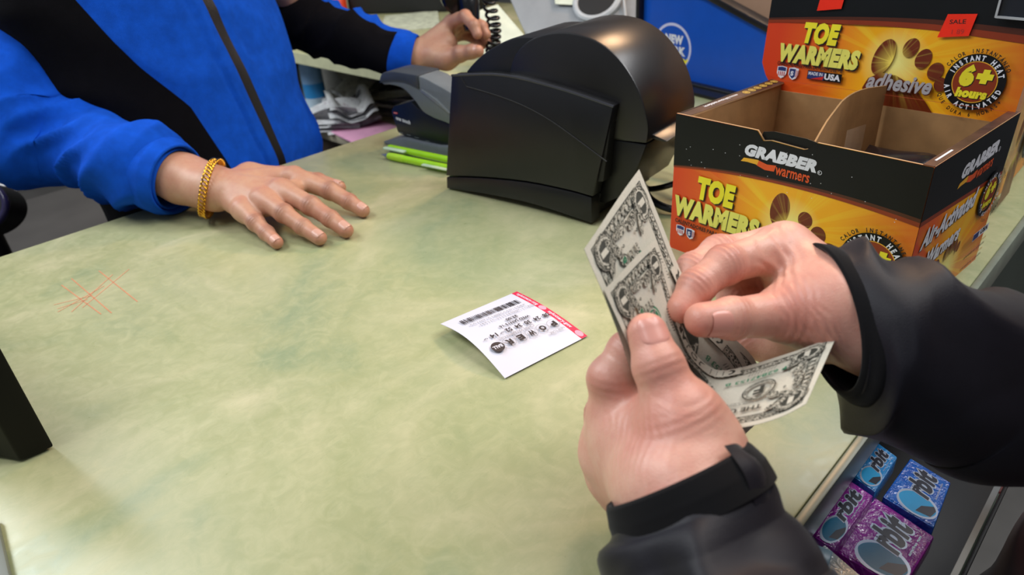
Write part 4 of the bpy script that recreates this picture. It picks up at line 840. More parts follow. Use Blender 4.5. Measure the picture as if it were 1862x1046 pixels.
def banknote(Lp, Rp, label, flip=False):
    """Lp / Rp: the note's upper and lower long edges, from its right end to its left end"""
    Lc, Rc = catmull(Lp, 60), catmull(Rp, 60); ln = [0]
    for i in range(60): ln.append(ln[-1] + ((Lc[i+1] - Lc[i]).length + (Rc[i+1] - Rc[i]).length) / 2)
    tot = ln[-1]
    def S(x, y):
        s = (1 - x / .156) * tot; k = min(max(int(np.searchsorted(ln, s, 'right')) - 1, 0), 59); f = (s - ln[k]) / (ln[k+1] - ln[k]); v = y / .0663
        q = Rc[k].lerp(Rc[k+1], f) * (1 - v) + Lc[k].lerp(Lc[k+1], f) * v
        return q + V(0, 0, .0006 * math.sin(x * 90) * math.sin(v * 5))
    def fn(x, y, o):
        e = .0008; n = (S(x+e, y) - S(x-e, y)).cross(S(x, y+e) - S(x, y-e)).normalized(); return S(x, y) + n * o
    c = fn(.078, .033, 0); o = thing('dollar_bill', label, 'banknote', c, 'dollar bills in the customer\'s hands'); b = MB()
    g = lambda o_: (lambda u, v: fn(u * .156, v * .0663, o_))
    b.grid(g(.00006), 60, 20, NP, lambda u, v: (u*.156, v*.0663)); b.grid(lambda u, v: fn((1-u) * .156, v * .0663, -.00006), 60, 20, NBK, lambda u, v: ((1-u)*.156, v*.0663))
    NOTE.place(b, fn, lift=.000012, base=.00010, cut=(.004, .006)); b.build('note_paper', o, smooth=179)
    print('NOTE length', round(tot, 4), 'widths', round((Lc[0]-Rc[0]).length, 4), round((Lc[-1]-Rc[-1]).length, 4), round((Lc[30]-Rc[30]).length, 4)); return o
banknote([P(1098, 525, .3130), P(1131, 602, .3130), P(1168, 692, .3165), P(1205, 752, .3180), P(1255, 785, .315), P(1303, 785, .310), P(1364, 775, .305), P(1420, 757, .300), P(1466, 735, .297)],
         [P(1192, 434, .356), P(1214, 505, .350), P(1234, 575, .347), P(1258, 635, .347), P(1300, 672, .347), P(1350, 668, .345), P(1405, 652, .341), P(1460, 634, .338), P(1522, 610, .336)], 'one dollar bill bending over to the right, nearest of the bills in the hands')
banknote([P(1062, 451, .318), P(1094, 530, .3155), P(1128, 616, .3165), P(1164, 708, .3205), P(1230, 790, .334), P(1328, 815, .345)],
         [P(1162, 308, .372), P(1200, 400, .366), P(1236, 490, .362), P(1280, 572, .362), P(1345, 640, .368), P(1392, 755, .378)], 'one dollar bill standing up tallest, behind the bent bill')
banknote([P(1120, 570, .3205), P(1138, 620, .3210), P(1170, 700, .3250), P(1200, 760, .338), P(1260, 790, .345), P(1338, 800, .352)],
         [P(1188, 400, .374), P(1216, 450, .370), P(1246, 505, .367), P(1292, 578, .368), P(1372, 654, .376), P(1398, 745, .386)], 'rearmost dollar bill of the fan, showing only a thin edge and its lower end')
# ---------------------------------------------------------------- lottery ticket
TP = mat('ticket_paper', '#d3d3df', .5, var=.01); TI = mat('thermal_ink', '#2b2226', .6); TG = mat('thermal_grey', '#9a969c', .6); TR = mat('ticket_red_strip', '#d8294e', .5); TRP = mat('ticket_pink', '#eda0b4', .5)
tk = thing('lottery_ticket', 'white lottery ticket with a red side strip lying on the green counter', 'ticket', Z(935, 610))
TW, THt = .0825, .0965
tA, tB, tC, tD = Z(801, 590, .010), Z(940, 531, .0015), Z(1068, 612, .0008), Z(918, 689, .0012)
def tf(u, v, o=0):
    a = 1 - u / TW; b_ = v / THt; p = tA.lerp(tD, b_).lerp(tB.lerp(tC, b_), 1 - u / TW) if False else (tB.lerp(tA, u / TW)).lerp(tC.lerp(tD, u / TW), b_)
    return p + V(0, 0, .0085 * math.sin(math.pi * min(1, max(0, b_))) * (.35 + .65 * (u / TW)) + .0004 + o) + V(0, .0, 0)
b = MB(); b.grid(lambda u, v: tf(u*TW, v*THt, .0001), 24, 30, TP); b.grid(lambda u, v: tf((1-u)*TW, v*THt, -.0001), 24, 30, TP); A = Art()
sw = .0062; A.rect(0, 0, sw, THt, TR); A.L = 1
A.text('nylottery.org', .0052, .0045, .030, .0042, TP, .03, 0, math.pi/2); A.text('nylottery.gov', .0052, .050, .030, .0042, TP, .03, 0, math.pi/2)
A.ell(.0031, .0415, .0028, .0045, TRP); A.ell(.0031, .090, .0028, .0045, TRP)
random.seed(3); x = .0115
while x < .0720:
    wd = random.choice((.0004, .0007, .0011)); A.rect(x, .0135, wd, .0085, TI); x += wd + random.choice((.0004, .0006, .0010))
W_ = TW
A.text('4421-07738812-60192', .012, .0270, .058, .0022, TG, .01); A.text('004-11 2009413175 211447', .006, .0325, .058, .0022, TG, .01)
A.text('$2.00', .030, .0388, .012, .0042, TI, .03); A.text('WED JAN13 16', .0220, .0448, .031, .0044, TI, .03)
A.text('08  24  30  34  52', .0070, .0525, .045, .0052, TI, .035); A.text('QP', .0540, .0545, .004, .0020, TI, .015); A.text('14', .0605, .0525, .0065, .0050, TI, .035); A.text('QP', .0700, .0545, .004, .0020, TI, .015)
A.text('CASH VALUE', .028, .0600, .023, .0030, TG, .02); A.text('WINNER TAKES', .046, .0600, .018, .0026, TG, .01)
for k, ch in enumerate('POWER'):
    cx = .0135 + k * .0112; A.ring(cx, .0690, .0056, .0056, .0004, TG); A.text(ch, cx-.0030, .0658, .0060, .0066, TI, .06)
A.ell(.0695, .0690, .0056, .0056, TI); A.text('BALL', .0652, .0672, .0086, .0036, TP, .04); A.text('NEW YORK', .0095, .0772, .0150, .0026, TG, .02)
A.place(b, tf, lift=.00003, base=.00018, cut=(.006, .004)); b.build('paper_slip', tk, smooth=179)
# ---------------------------------------------------------------- stapler, pens
DG = mat('dark_grey_plastic', '#3d4248', .38, bump=.05); MG = mat('mid_grey_plastic', '#6d7376', .35, bump=.05); STB = mat('stapler_black', '#14171a', .35); SILV = mat('satin_silver', '#9aa0a2', .3, metal=.6)
st = thing('stapler', 'black and grey desk stapler standing left of the receipt printer', 'stapler', V(.575, .80, 0)); so = V(.563, .862, 0); sf = lambda u, v, d: so + pa*u + pb*d + V(0, 0, v)
C2 = lambda pts, n=24: curve(pts, n)
b = MB(); b.prism([(.004, .0)] + C2([(.002, .004), (.020, .0095), (.050, .0160), (.075, .0155)], 10) + [(.12, .0155), (.15, .019), (.18, .022), (.19, 0)], sf, .0, .044, MG, .002); b.build('base', st)
b = MB(); b.prism([(.0235, .052), (.0310, .060), (.070, .071), (.084, .062), (.137, .049), (.17, .044), (.17, .008), (.105, .010), (.050, .0160), (.031, .020)], sf, .006, .038, STB, .003)
A = Art(); A.rect(.0300, .0490, .0085, .0026, RED); A.text('swingline', .0304, .0495, .0075, .0016, WHT, .02); A.text('one touch', .0330, .0405, .030, .0060, WHT, .04, .1, -.12)
for x in (.036, .052, .068, .090): A.rect(x, .0215 - (x-.036)*.09, .0085, .0010, MG)
A.ell(.037, .0195, .0010, .0010, WHT); A.place(b, lambda u, v, o: sf(u, v, .006 - o - .0002)); b.build('magazine', st, smooth=30)
b = MB(); b.prism(C2([(.0160, .094), (.020, .101), (.0275, .1065), (.0500, .1105), (.0985, .1095), (.125, .103), (.165, .090)], 30) + [(.165, .044), (.137, .0505)] + C2([(.118, .053), (.096, .060), (.082, .074), (.062, .0885), (.036, .0915), (.021, .090)], 20), sf, .002, .042, MG, .003); b.build('lever_arm', st)
b = MB(); b.prism(C2([(.0148, .0940), (.0195, .1025), (.0270, .1085), (.0500, .1125), (.0975, .1115)], 24) + C2([(.0965, .0910), (.080, .0960), (.062, .0985), (.036, .0965), (.0165, .0925)], 20), sf, -.0005, .0445, DG, .003); tag(b.build('grip_cover', st), 'dark rubbery grip on top of the lever')
b = MB(); b.prism([(.099, .090), (.101, .0925), (.125, .0825), (.150, .0660), (.150, .0645)], sf, -.0003, .002, SILV); b.build('trim_strip', st, smooth=0)
LIME = mat('lime_rubber', '#a9d62c', .5); LIMEC = mat('lime_clear_plastic', '#a4dc1e', .12, coat=.4); CLR = mat('frosted_pale_plastic', '#cfe6c4', .2); 
p0, p1 = Z(694, 281, .006), Z(830, 309, .006); dr = (p1 - p0).normalized(); pn = thing('ballpoint_pen', 'lime green ballpoint pen with a silver tip, in front of the other pen', 'pen', (p0 + p1) / 2, 'green pens beside the printer')
b = MB(); b.lathe(p0, dr, [(.0006, 0), (.0012, .003), (.0030, .009), (.0043, .014)], SILV, 16); b.build('tip', pn); b = MB(); b.lathe(p0, dr, [(.0044, .014), (.0052, .020), (.0054, .045)], LIME, 20); b.build('grip', pn)
b = MB(); b.lathe(p0, dr, [(.0052, .045), (.0050, .048), (.0050, .125), (.0042, .134)], LIMEC, 20); b.build('barrel', pn); b = MB(); b.box(p0 + dr*.088 + V(-.006, -.001, .001), dr*.045, V(.0, .0, .002), dr.cross(V(0, 0, 1)).normalized()*.006, CLR, .0006); b.build('clip', pn)
q0, q1 = Z(706, 268, .0065), Z(840, 296, .0065); dr = (q1 - q0).normalized(); pn = thing('ballpoint_pen', 'lime green pen with a frosted clip, lying behind the other pen against the stapler', 'pen', (q0 + q1) / 2, 'green pens beside the printer')
b = MB(); b.lathe(q0, dr, [(.0020, 0), (.0042, .002), (.0050, .006), (.0052, .13)], LIMEC, 20); b.build('barrel', pn); b = MB(); b.box(q0 + dr*.003 + V(-.007, -.002, .002), dr*.042, V(0, 0, .003), dr.cross(V(0, 0, 1)).normalized()*.0075, CLR, .0012); b.build('clip', pn)
# ---------------------------------------------------------------- things on the side counter
GRYP = mat('terminal_grey', '#8b8e90', .4, bump=.05, var=.04); GRYL = mat('terminal_light_grey', '#b4b8ba', .3); TAPE = mat('pale_paper_tape', '#cbd2be', .7)
lt = thing('lottery_terminal', 'grey machine with a round recessed hole, standing behind the receipt printer', 'terminal', V(1.16, .98, 0))
f0, f1, f2, f3 = P(952, 62, 1.40), P(1160, 66, 1.30), P(1166, -150, 1.42), P(880, -110, 1.52)
nn = (f1 - f0).cross(f3 - f0).normalized(); 
if nn.x > 0: nn = -nn
bm = bmesh.new(); fr = [bm.verts.new(p) for p in (f0, f1, f2, f3)]; bk = [bm.verts.new(p) for p in (V(f0.x+.20, f0.y+.02, f0.z), V(f1.x+.2, f1.y+.02, f1.z), f2 - nn*.16, f3 - nn*.16)]; lw_ = [bm.verts.new(V(p.x, p.y, .002)) for p in (f0, f1, V(f1.x+.2, f1.y+.02, 0), V(f0.x+.2, f0.y+.02, 0))]
for q in ((fr[0], fr[1], fr[2], fr[3]), (fr[3], fr[2], bk[2], bk[3]), (bk[3], bk[2], bk[1], bk[0]), (fr[0], fr[3], bk[3], bk[0]), (fr[1], bk[1], bk[2], fr[2]), (lw_[0], lw_[1], fr[1], fr[0]), (lw_[1], lw_[2], bk[1], fr[1]), (lw_[2], lw_[3], bk[0], bk[1]), (lw_[3], lw_[0], fr[0], bk[0]), (lw_[3], lw_[2], lw_[1], lw_[0])): bm.faces.new(q)
bmesh.ops.recalc_face_normals(bm, faces=bm.faces); bmesh.ops.bevel(bm, geom=bm.edges[:], offset=.006, segments=3, profile=.5, affect='EDGES'); b = MB(); b.bm(bm, GRYP); b.build('casing', lt)
def onface(px, py, off=0):
    r = ray(px, py); c0 = V(0, 0, CAMH); t = (f0 - c0).dot(nn) / r.dot(nn); return c0 + r * t + nn * off
hc = onface(1086, 0); b = MB(); b.lathe(hc, nn, [(.050, -.004), (.050, .003), (.046, .006), (.040, .006), (.038, .0)], GRYL, 40); b.build('ring', lt); b = MB(); b.lathe(hc, nn, [(.0385, -.001), (.0385, .0030), (.030, .0032), (.001, .0034)], mat('deep_black_recess', '#060607', .6), 36); b.build('recess', lt)
b = MB(); b.quad(onface(1010, 8, .0012), onface(1052, 10, .0012), onface(1058, -30, .0012), onface(1005, -30, .0012), TAPE); tag(b.build('tape_note', lt, smooth=0), 'pale paper strip taped to the casing')
b = MB(); b.tube([onface(1128, -60, .002), onface(1138, 30, .002), onface(1140, 70, .002)], .0022, GRYL, 8); b.build('seam', lt)
# pale slips leaning on it, dark strip below
pg = MB(); g0, g1, g2, g3 = P(880, 100, 1.36), P(955, 66, 1.37), P(905, 8, 1.43), P(868, 20, 1.42)
pg.quad(g0, g1, g2, g3, TAPE); pg.quad(g3 - nn*.0008, g2 - nn*.0008, g1 - nn*.0008, g0 - nn*.0008, TAPE); tag(pg.build('paper_sheet', smooth=0, origin=g0), 'pale sheet of paper leaning against the grey machine by the coiled cord', 'paper')
# telephone handset and coiled cord
hp = [P(846, -10, 1.115), P(848, 20, 1.115), P(852, 60, 1.12), P(858, 92, 1.13)]
ph = thing('telephone_handset', 'black telephone handset held by the raised hand, its coiled cord hanging down', 'telephone', P(850, 20, 1.115)); b = MB(); b.tube(catmull([P(835, -60, 1.13), P(842, -30, 1.12), P(850, 0, 1.112), P(855, 30, 1.115), P(858, 55, 1.12)], 20), [.024 - .010*abs(i-4)/4 if i < 4 else .024 - .012*(i-4)/16 for i in range(21)], BLK2, 20); b.build('handle', ph, smooth=60)
b = MB(); b.lathe(P(838, -8, 1.10), (P(838, -8, 1.10) - P(815, -22, 1.16)).normalized(), [(.022, -.03), (.030, -.022), (.032, -.004), (.028, 0)], BLK2, 28); b.build('earpiece', ph)
cd_ = []; path = catmull([P(886, -40, 1.16), P(888, 0, 1.15), P(898, 45, 1.14), P(896, 92, 1.13)], 400)
for i, p in enumerate(path):
    s = i / 400; r_ = interp([0, .3, 1], [.0085, .0095, .0105], s); turns = 9.5; a = 2*math.pi*turns*(s ** 1.6)
    cd_.append(p + V(.70, -.71, 0) * math.cos(a) * r_ + V(.5, .5, .2).normalized() * math.sin(a) * r_)
b = MB(); b.tube(cd_, .0026, BLK2, 8); b.tube(catmull([cd_[-1], P(897, 112, 1.14), P(905, 135, 1.2), V(.93, .96, .004)], 14), .0026, BLK2, 8); b.build('coiled_cord', ph, smooth=179)
# black strip of the printer's rear cover behind the lobes, a separate block
b = MB(); b.prism([(0, 0), (.20, 0), (.20, .055), (.15, .075), (.05, .062), (0, .04)], lambda x, y, d: V(.80, .80, .0) + V(.75, .66, 0).normalized()*x + V(.66, -.75, 0).normalized()*d + V(0, 0, y), 0, .07, BLKM, .004); tag(b.build('rear_cover_strip', origin=(.88, .86, 0)), 'low black strip of the printer rear cover, between the receipt printer and the grey machine', 'device')
# blue lottery sign
se = V(-.2311, -.9730, 0); sO = V(1.071, .645, 0); sN = V(-.9730, .2311, 0); gf = lambda u, v, o=0: sO + se*u + V(0, 0, v) + sN*o
BLU = mat('sign_royal_blue', '#0a4fb8', .35, var=.03); FRM = mat('sign_black_frame', '#0d0d10', .4); TAN = mat('tan_card', '#b08c72', .6, var=.12, vs=8)
sg = thing('lottery_sign', 'blue lottery sign in a black frame standing behind the display box', 'sign', gf(.05, 0)); b = MB()
out = [(-.128, .008), (.26, .008), (.26, .083), (.165, .118), (.023, .152), (-.128, .185)]
b.prism(out, lambda x, y, d: gf(x, y, -d), 0, .006, FRM); A = Art(); A.poly(out, BLU); A.ell(-.048, .060, .046, .041, mat('sign_ring_white', '#c9cbe8', .4)); A.ell(-.048, .060, .0415, .0365, BLU)
A.text('NEW', -.066, .0665, .044, .0155, WHT, .06); A.text('YORK', -.077, .0480, .062, .0155, WHT, .06); A.text('LOTTERY', -.086, .0305, .079, .0140, YEL, .07); A.place(b, lambda u, v, o: gf(u, v, o)); b.build('panel', sg, smooth=0)
b = MB(); rail = lambda p, q, w_: b.box(gf(p[0], p[1], -.010), gf(q[0], q[1], -.010) - gf(p[0], p[1], -.010), sN*.022, V(0, 0, w_), FRM, .0015)
rail((-.130, -.0), (.262, -.0), .010); rail((.022, .150), (.262, .079), .011); rail((-.130, .184), (.022, .150), .011); b.box(gf(-.134, 0, -.01), se*.010, sN*.022, V(0, 0, .196), FRM, .0015); b.box(gf(-.13, 0, -.05), se*.39, sN*.09, V(0, 0, .006), FRM, .0015); b.build('frame', sg)
b = MB(); b.box(gf(-.13, .0075, .011), se*.39, sN*.001, V(0, 0, .0014), SILV); tag(b.build('metal_strip', sg), 'thin silver line along the lower rail')
tb = MB(); tb.box(gf(-.10, 0, -.20), se*.52, sN*.12, V(0, 0, .30), TAN, .003); tb.box(gf(.03, .1905, -.079), se*.15, sN*.001, V(0, 0, .012), WHT); tag(tb.build('cardboard_box', origin=gf(.1, 0, -.15)), 'tan box standing behind the blue sign', 'box')
# black tray far back
tr = thing('storage_tray', 'black open tray at the far end of the side counter', 'tray', V(1.30, 1.75, 0)); tu = (Z(870, 20) - Z(636, 27)).normalized(); tl = (Z(870, 20) - Z(636, 27)).length; tn_ = V(-tu.y, tu.x, 0)
if tn_.y < 0: tn_ = -tn_
tO = Z(636, 27); b = MB(); b.box(tO, tu*tl, tn_*.012, V(0, 0, .10), BLKM, .002); b.box(tO, tu*.012, tn_*.30, V(0, 0, .10), BLKM, .002); b.box(tO + tu*tl, tu*-.012, tn_*.30, V(0, 0, .10), BLKM, .002); b.box(tO, tu*tl, tn_*.30, V(0, 0, .008), BLKM, .002); b.box(tO + tn_*.30, tu*tl, tn_*.012, V(0, 0, .16), BLKM, .002); b.build('tray_body', tr)
PPW = mat('white_paper', '#cfd0cf', .7, var=.08)
for k, (a_, c_, h_) in enumerate(((.04, .30, '#cbcdc9'), (.36, .2, '#b5b9bd'), (.66, .28, '#d5d2c8'))):
    b = MB(); b.box(tO + tu*(tl*a_+.03) + tn_*.05 + V(0, 0, .009), tu*tl*.22, tn_*.18, V(0, 0, .09), mat('carton_grey_%d' % k, h_, .6, var=.15), .003); tag(b.build('carton', origin=tO + tu*(tl*a_+.06) + tn_*.1), ('pale carton at the left end of the black tray', 'bluish grey carton in the middle of the black tray', 'cream carton at the right end of the black tray')[k], 'box', 'cartons in the black tray')
b = MB(); q = Z(630, 30); b.lathe(q + V(.0, .03, .0005), V(0, 0, 1), [(.022, 0), (.024, .004), (.024, .05), (.012, .07), (.012, .085)], mat('orange_red_plastic', '#d8431c', .4), 24); tag(b.build('small_bottle', origin=q + V(0, .03, 0)), 'orange red bottle beside the black tray at the top edge', 'bottle')
b = MB(); q = Z(790, 62); b.box(Z(690, 62, .0006), Z(800, 50, .0006) - Z(690, 62, .0006), Z(700, 30, .0006) - Z(690, 62, .0006), V(0, 0, .002), mat('printed_leaflet', '#bfc6ae', .5, var=.25, vs=50), 0); tag(b.build('leaflet', origin=Z(720, 50)), 'pale glossy leaflet lying on the side counter past the raised arm', 'paper')
# ---------------------------------------------------------------- shelf under the side counter
SH = -.200
BW_ = mat('bottle_white', '#b9cfe0', .3); BB = mat('bottle_blue', '#2a86c8', .35); BD = mat('bottle_soft_blue', '#7ea6cf', .35)
bo = Z(580, 203, SH); sb = thing('spray_bottle', 'tall blue and white bottle on the shelf under the side counter', 'bottle', bo); b = MB()
b.lathe(bo + V(0, 0, .002), V(0, 0, 1), [(.026, 0), (.030, .004), (.0305, .045)], BW_, 28); b.lathe(bo, V(0, 0, 1), [(.0306, .045), (.0306, .085)], BB, 28); b.lathe(bo, V(0, 0, 1), [(.0305, .085), (.0305, .125), (.026, .150), (.018, .163)], BD, 28); b.build('bottle_body', sb); b = MB(); b.lathe(bo, V(0, 0, 1), [(.018, .163), (.018, .185), (.015, .1875)], BD, 24); b.build('cap', sb)
bo = Z(612, 176, SH); b = MB(); b.lathe(bo + V(0, 0, .0005), V(0, 0, 1), [(.040, 0), (.042, .003), (.042, .012)], PPW, 32); b.lathe(bo, V(0, 0, 1), [(.0425, .012), (.0425, .016)], mat('pink_red_band', '#d8506a', .5), 32); b.lathe(bo, V(0, 0, 1), [(.042, .016), (.042, .115)], PPW, 32); b.lathe(bo, V(0, 0, 1), [(.0425, .115), (.0425, .119)], MC['pink_red_band'], 32); b.lathe(bo, V(0, 0, 1), [(.042, .119), (.042, .130), (.039, .132)], PPW, 32)
tag(b.build('round_tub', origin=bo), 'white round tub with two red bands, right of the tall blue bottle', 'tub')
bo = Z(668, 168, SH); b = MB(); b.box(bo + V(0, .0, .0005), V(.02, .20, 0), V(.16, -.02, 0), V(0, 0, .12), mat('white_red_carton', '#d9cfd0', .6, var=.08), .003); b.box(bo + V(-.0008, 0, .03), V(.02, .20, 0), V(.001, 0, 0), V(0, 0, .006), RED); tag(b.build('carton', origin=bo), 'white carton with a red line behind the newspapers', 'box')
def news_mat(k):
    t = NT('newsprint_%d' % k); uv = t.n('ShaderNodeUVMap').outputs[0]; n = t.noise(uv, 9, 5, .7); n2 = t.noise(uv, 90, 2, .8)
    c = t.ramp(n, [(.35, lin('#e2e2df')), (.55, lin('#cfd0d2')), (.66, lin(('#8d8f94', '#a58f90', '#9aa0a6')[k % 3])), (.72, lin('#dededd'))]); c = t.mix(t.ramp(n2, [(.5, (0, 0, 0)), (.62, (.3, .3, .3))]), c, lin('#8b8d91'))
    t.set(Base_Color=c, Roughness=.85); return t.m
NM = [news_mat(k) for k in range(3)]
def newspaper(o, a, w, l, hgt, k, label, curl=.03, sheets=6, cat='newspaper', grp='newspapers on the shelf under the side counter'):
    """folded newspaper: layered sheets bending over the fold"""
    root = thing('newspaper', label, cat, o, grp); c, s = math.cos(a), math.sin(a); b = MB(); rnd = random.Random(k)
    for q in range(sheets):
        z0 = .001 + hgt * q / sheets; j = rnd.uniform(-.012, .012); ph_ = rnd.uniform(0, 6)
        def fn(u, v, z0=z0, j=j, ph_=ph_, q=q):
            x = (u - .5) * l + j; y = (v - .5) * w * (1 - .04*q); z = z0 + curl * (q + 1) / sheets * (.5 + .5*math.cos(2*math.pi*v + ph_*.2)) * (.6 + .4*math.sin(3*u + ph_)) + .003*math.sin(17*v + ph_)*(q/sheets)
            return o + V(x*c - y*s, x*s + y*c, max(z, .0008 + q*.0004))
        b.grid(fn, 14, 22, NM[(k + q) % 3]); b.grid(lambda u, v, fn=fn: fn(1-u, v) - V(0, 0, .0004), 14, 22, NM[(k + q + 1) % 3])
    b.build('folded_sheets', root, smooth=50)
newspaper(Z(640, 218, SH), 1.1, .15, .22, .040, 1, 'crumpled grey newspaper nearest the clerk on the shelf', .045, 7)
newspaper(Z(668, 190, SH), .5, .14, .26, .055, 2, 'newspaper fanned open just behind the crumpled one', .05, 9)
newspaper(Z(700, 200, SH), 1.9, .13, .24, .035, 3, 'newspaper lying at the right beside the stapler', .04, 7)
newspaper(Z(690, 165, SH), .2, .16, .24, .06, 4, 'topmost grey newspaper at the back of the shelf', .05, 8)
newspaper(Z(610, 232, SH), 2.4, .10, .16, .02, 5, 'small rolled newspaper by the shelf edge', .05, 6)
b = MB(); q = Z(622, 254, SH); PK = mat('pink_paper', '#dc9fbe', .7, var=.05); b.box(q + V(-.012, -.11, .0005), V(.03, .20, 0), V(.14, -.02, 0), V(0, 0, .004), PK, .0005); tag(b.build('paper_pad', origin=q), 'pink paper pad at the edge of the shelf', 'paper')
newspaper(Z(25, 322, -.33), .3, .28, .34, .02, 6, 'newspaper on the low cabinet at the left edge', .02, 4, grp=None)
# chair seen at the left edge
ch = thing('office_chair', 'black chair back with a purplish rim at the left edge behind the counter', 'chair', V(.02, 1.30, -T)); CBK = mat('chair_black_cloth', '#0c0b10', .5); RIM = mat('chair_rim_gloss', '#2c2648', .2)
cc = P(-62, 378, 1.12); b = MB()
rimp = []
for i in range(40):
    a = 2*math.pi*i/40; rimp.append(cc + V(.70, -.71, 0)*math.cos(a)*.068 + V(.40, .31, .86)*math.sin(a)*.045 * (1.0))
b.tube(rimp, .006, RIM, 10, closed=True); b.build('rim', ch, smooth=179); b = MB(); nb = V(.59, .63, -.5); b.add(rimp + [p + nb*.05 for p in rimp], [tuple(range(40))[::-1], tuple(range(40, 80))] + [(i, (i+1) % 40, 40+(i+1) % 40, 40+i) for i in range(40)], CBK); b.build('backrest', ch, smooth=40)
b = MB(); b.tube([cc + nb*.03, V(cc.x+.02, cc.y+.05, -.35), V(cc.x+.02, cc.y+.02, -.50)], .015, CBK, 12); b.build('back_post', ch, smooth=60); b = MB(); b.lathe(V(cc.x, cc.y-.02, -.53), V(0, 0, 1), [(.14, 0), (.16, .02), (.16, .045), (.13, .06)], CBK, 32); b.build('seat', ch, smooth=60)
b = MB(); b.lathe(V(cc.x, cc.y-.02, -T+.001), V(0, 0, 1), [(.15, 0), (.15, .015), (.03, .035), (.022, .05), (.022, .43)], BLKM, 24); b.build('pedestal', ch, smooth=60)
# ---------------------------------------------------------------- black stand at the lower left of the counter
bs = thing('counter_stand', 'black box shaped stand on the counter at the left edge', 'device', Z(40, 835))
e0, e1 = Z(101, 815), Z(38, 843); dd_ = (e1 - e0); pe = V(-.86, -.50, 0)
b = MB(); k0_ = e0.copy(); ax1 = (Z(0, 838) - Z(40, 843)).normalized()
bp = [Z(101, 816), Z(80, 826), Z(40, 843), Z(14, 838), Z(-30, 832), Z(-150, 800), Z(-160, 640)]
n_ = len(bp); hgt = .17; bm = bmesh.new(); lo_ = [bm.verts.new(p + V(0, 0, .002)) for p in bp]; hi_ = [bm.verts.new(p + V(0, 0, hgt)) for p in bp]
bm.faces.new(lo_); bm.faces.new(hi_[::-1])
for i in range(n_): bm.faces.new([lo_[i], hi_[i], hi_[(i+1) % n_], lo_[(i+1) % n_]])
bmesh.ops.recalc_face_normals(bm, faces=bm.faces); bmesh.ops.bevel(bm, geom=bm.edges[:], offset=.0015, segments=2, profile=.5, affect='EDGES'); b.bm(bm, mat('stand_black', '#070706', .5, spec=.2)); b.build('casing', bs)
b = MB(); b.lathe(Z(-20, 780) + V(0, 0, .0003), V(0, 0, 1), [(.02, 0), (.02, .002)], BLKM, 20); b.build('foot', bs)
b = MB(); g = Z(6, 1000, .0); b.box(Z(-60, 950, .0005), Z(0, 948, .0005) - Z(-60, 950, .0005), Z(30, 1075, .0005) - Z(0, 948, .0005), V(0, 0, .006), mat('grey_mat', '#6f746c', .5), .0015); tag(b.build('counter_mat', origin=g), 'thin grey pad at the lower left corner of the counter', 'mat')
# ---------------------------------------------------------------- second box beyond, packet, card
b2 = thing('display_box', 'yellow and orange packed box behind the toe warmer box at the right edge', 'box', V(.84, .2, 0)); SB2 = burst_mat('sunburst_print_second', .10, .06, .34, .14); b = MB()
o2 = V(.700, .120, .0005); ee = V(1, .01, 0).normalized(); f2_ = lambda u, v, o=0: o2 + ee*u + V(0, 0, v) + V(.01, -1, 0).normalized()*o
b.box(o2, ee*.34, V(-.0025, .19, 0), V(0, 0, .135), mat('printed_orange_card', '#e0851a', .35), .001); A = Art(); A.rect(.001, .001, .338, .133, SB2); hours(A, .045, .055, .030); hours(A, .20, .06, .034)
foot(A, [(.095, .085, .009, .016, 0), (.115, .085, .006, .009, 0), (.130, .077, .006, .008, 0), (.143, .066, .006, .007, 0)], [(.09, .005), (.09, .05), (.11, .06), (.13, .05), (.14, .005)], foot_mat('printed_foot_second', .10, .06, .02)); A.place(b, lambda u, v, o: f2_(u, v, o)); b.build('carton', b2, smooth=0)
b = MB(); b.box(o2 + V(0, -.0012, .03), ee*.34, V(0, -.0006, 0), V(0, 0, .10), mat('clear_wrap', '#d8e0d0', .08, alpha=.18)); tag(b.build('plastic_wrap', b2, smooth=0), 'clear plastic wrap on the front')
pk = thing('foil_packet', 'dark plastic packet lying inside the open display box', 'packet', V(.575, .16, .003)); b = MB()
def pkf(u, v): 
    e = (1 - (2*u-1)**6) * (1 - (2*v-1)**6); return V(.540 + .095*u, .135 + .062*v, .083 + .018*u + .009*e + .002*math.sin(9*u+4*v))
b.grid(pkf, 20, 16, mat('foil_black', '#16131a', .25)); b.grid(lambda u, v: pkf(1-u, v) - V(0, 0, .012 * (1 - (1-2*u)**6) * (1 - (2*v-1)**6) + .0002), 20, 16, MC['foil_black']); b.add([V(.560, .150, .0995), V(.566, .165, .1000), V(.578, .152, .1025)], [(0, 1, 2)], WHT); b.build('wrapper', pk)
b = MB(); b.box((.540, .135, .004), (.095, 0, 0), (0, .062, 0), (0, 0, .072), KRAFT, .001); tag(b.build('carton_insert', origin=(.58, .16, 0)), 'plain brown carton under the dark packet inside the display box', 'box')
b = MB(); b.grid(lambda u, v: V(.570 + .055*u, .196 + .004*u, .082 + .050*v - .01*u + .0005), 8, 8, mat('clear_film', '#c9b9a6', .15, alpha=.28)); b.build('clear_flap', pk)
b = MB(); cN = V(-1, 0, 0)
b.box(hf(.182, .2075, .004), hf(.24, .2055, .004) - hf(.182, .2075, .004), V(0, 0, .06), cN*.002, mat('dark_navy_card', '#0f1726', .3), .0005)
b.box(hf(.1815, .2062, .0055), hf(.24, .2045, .0055) - hf(.1815, .2062, .0055), V(0, 0, .0016), cN*.003, GRYL); b.box(hf(.1810, .2065, .0055), hu*.0016, V(0, 0, .06), cN*.003, GRYL); tag(b.build('card_holder', bx, smooth=0), 'dark card in a clear holder at the upper corner of the header')
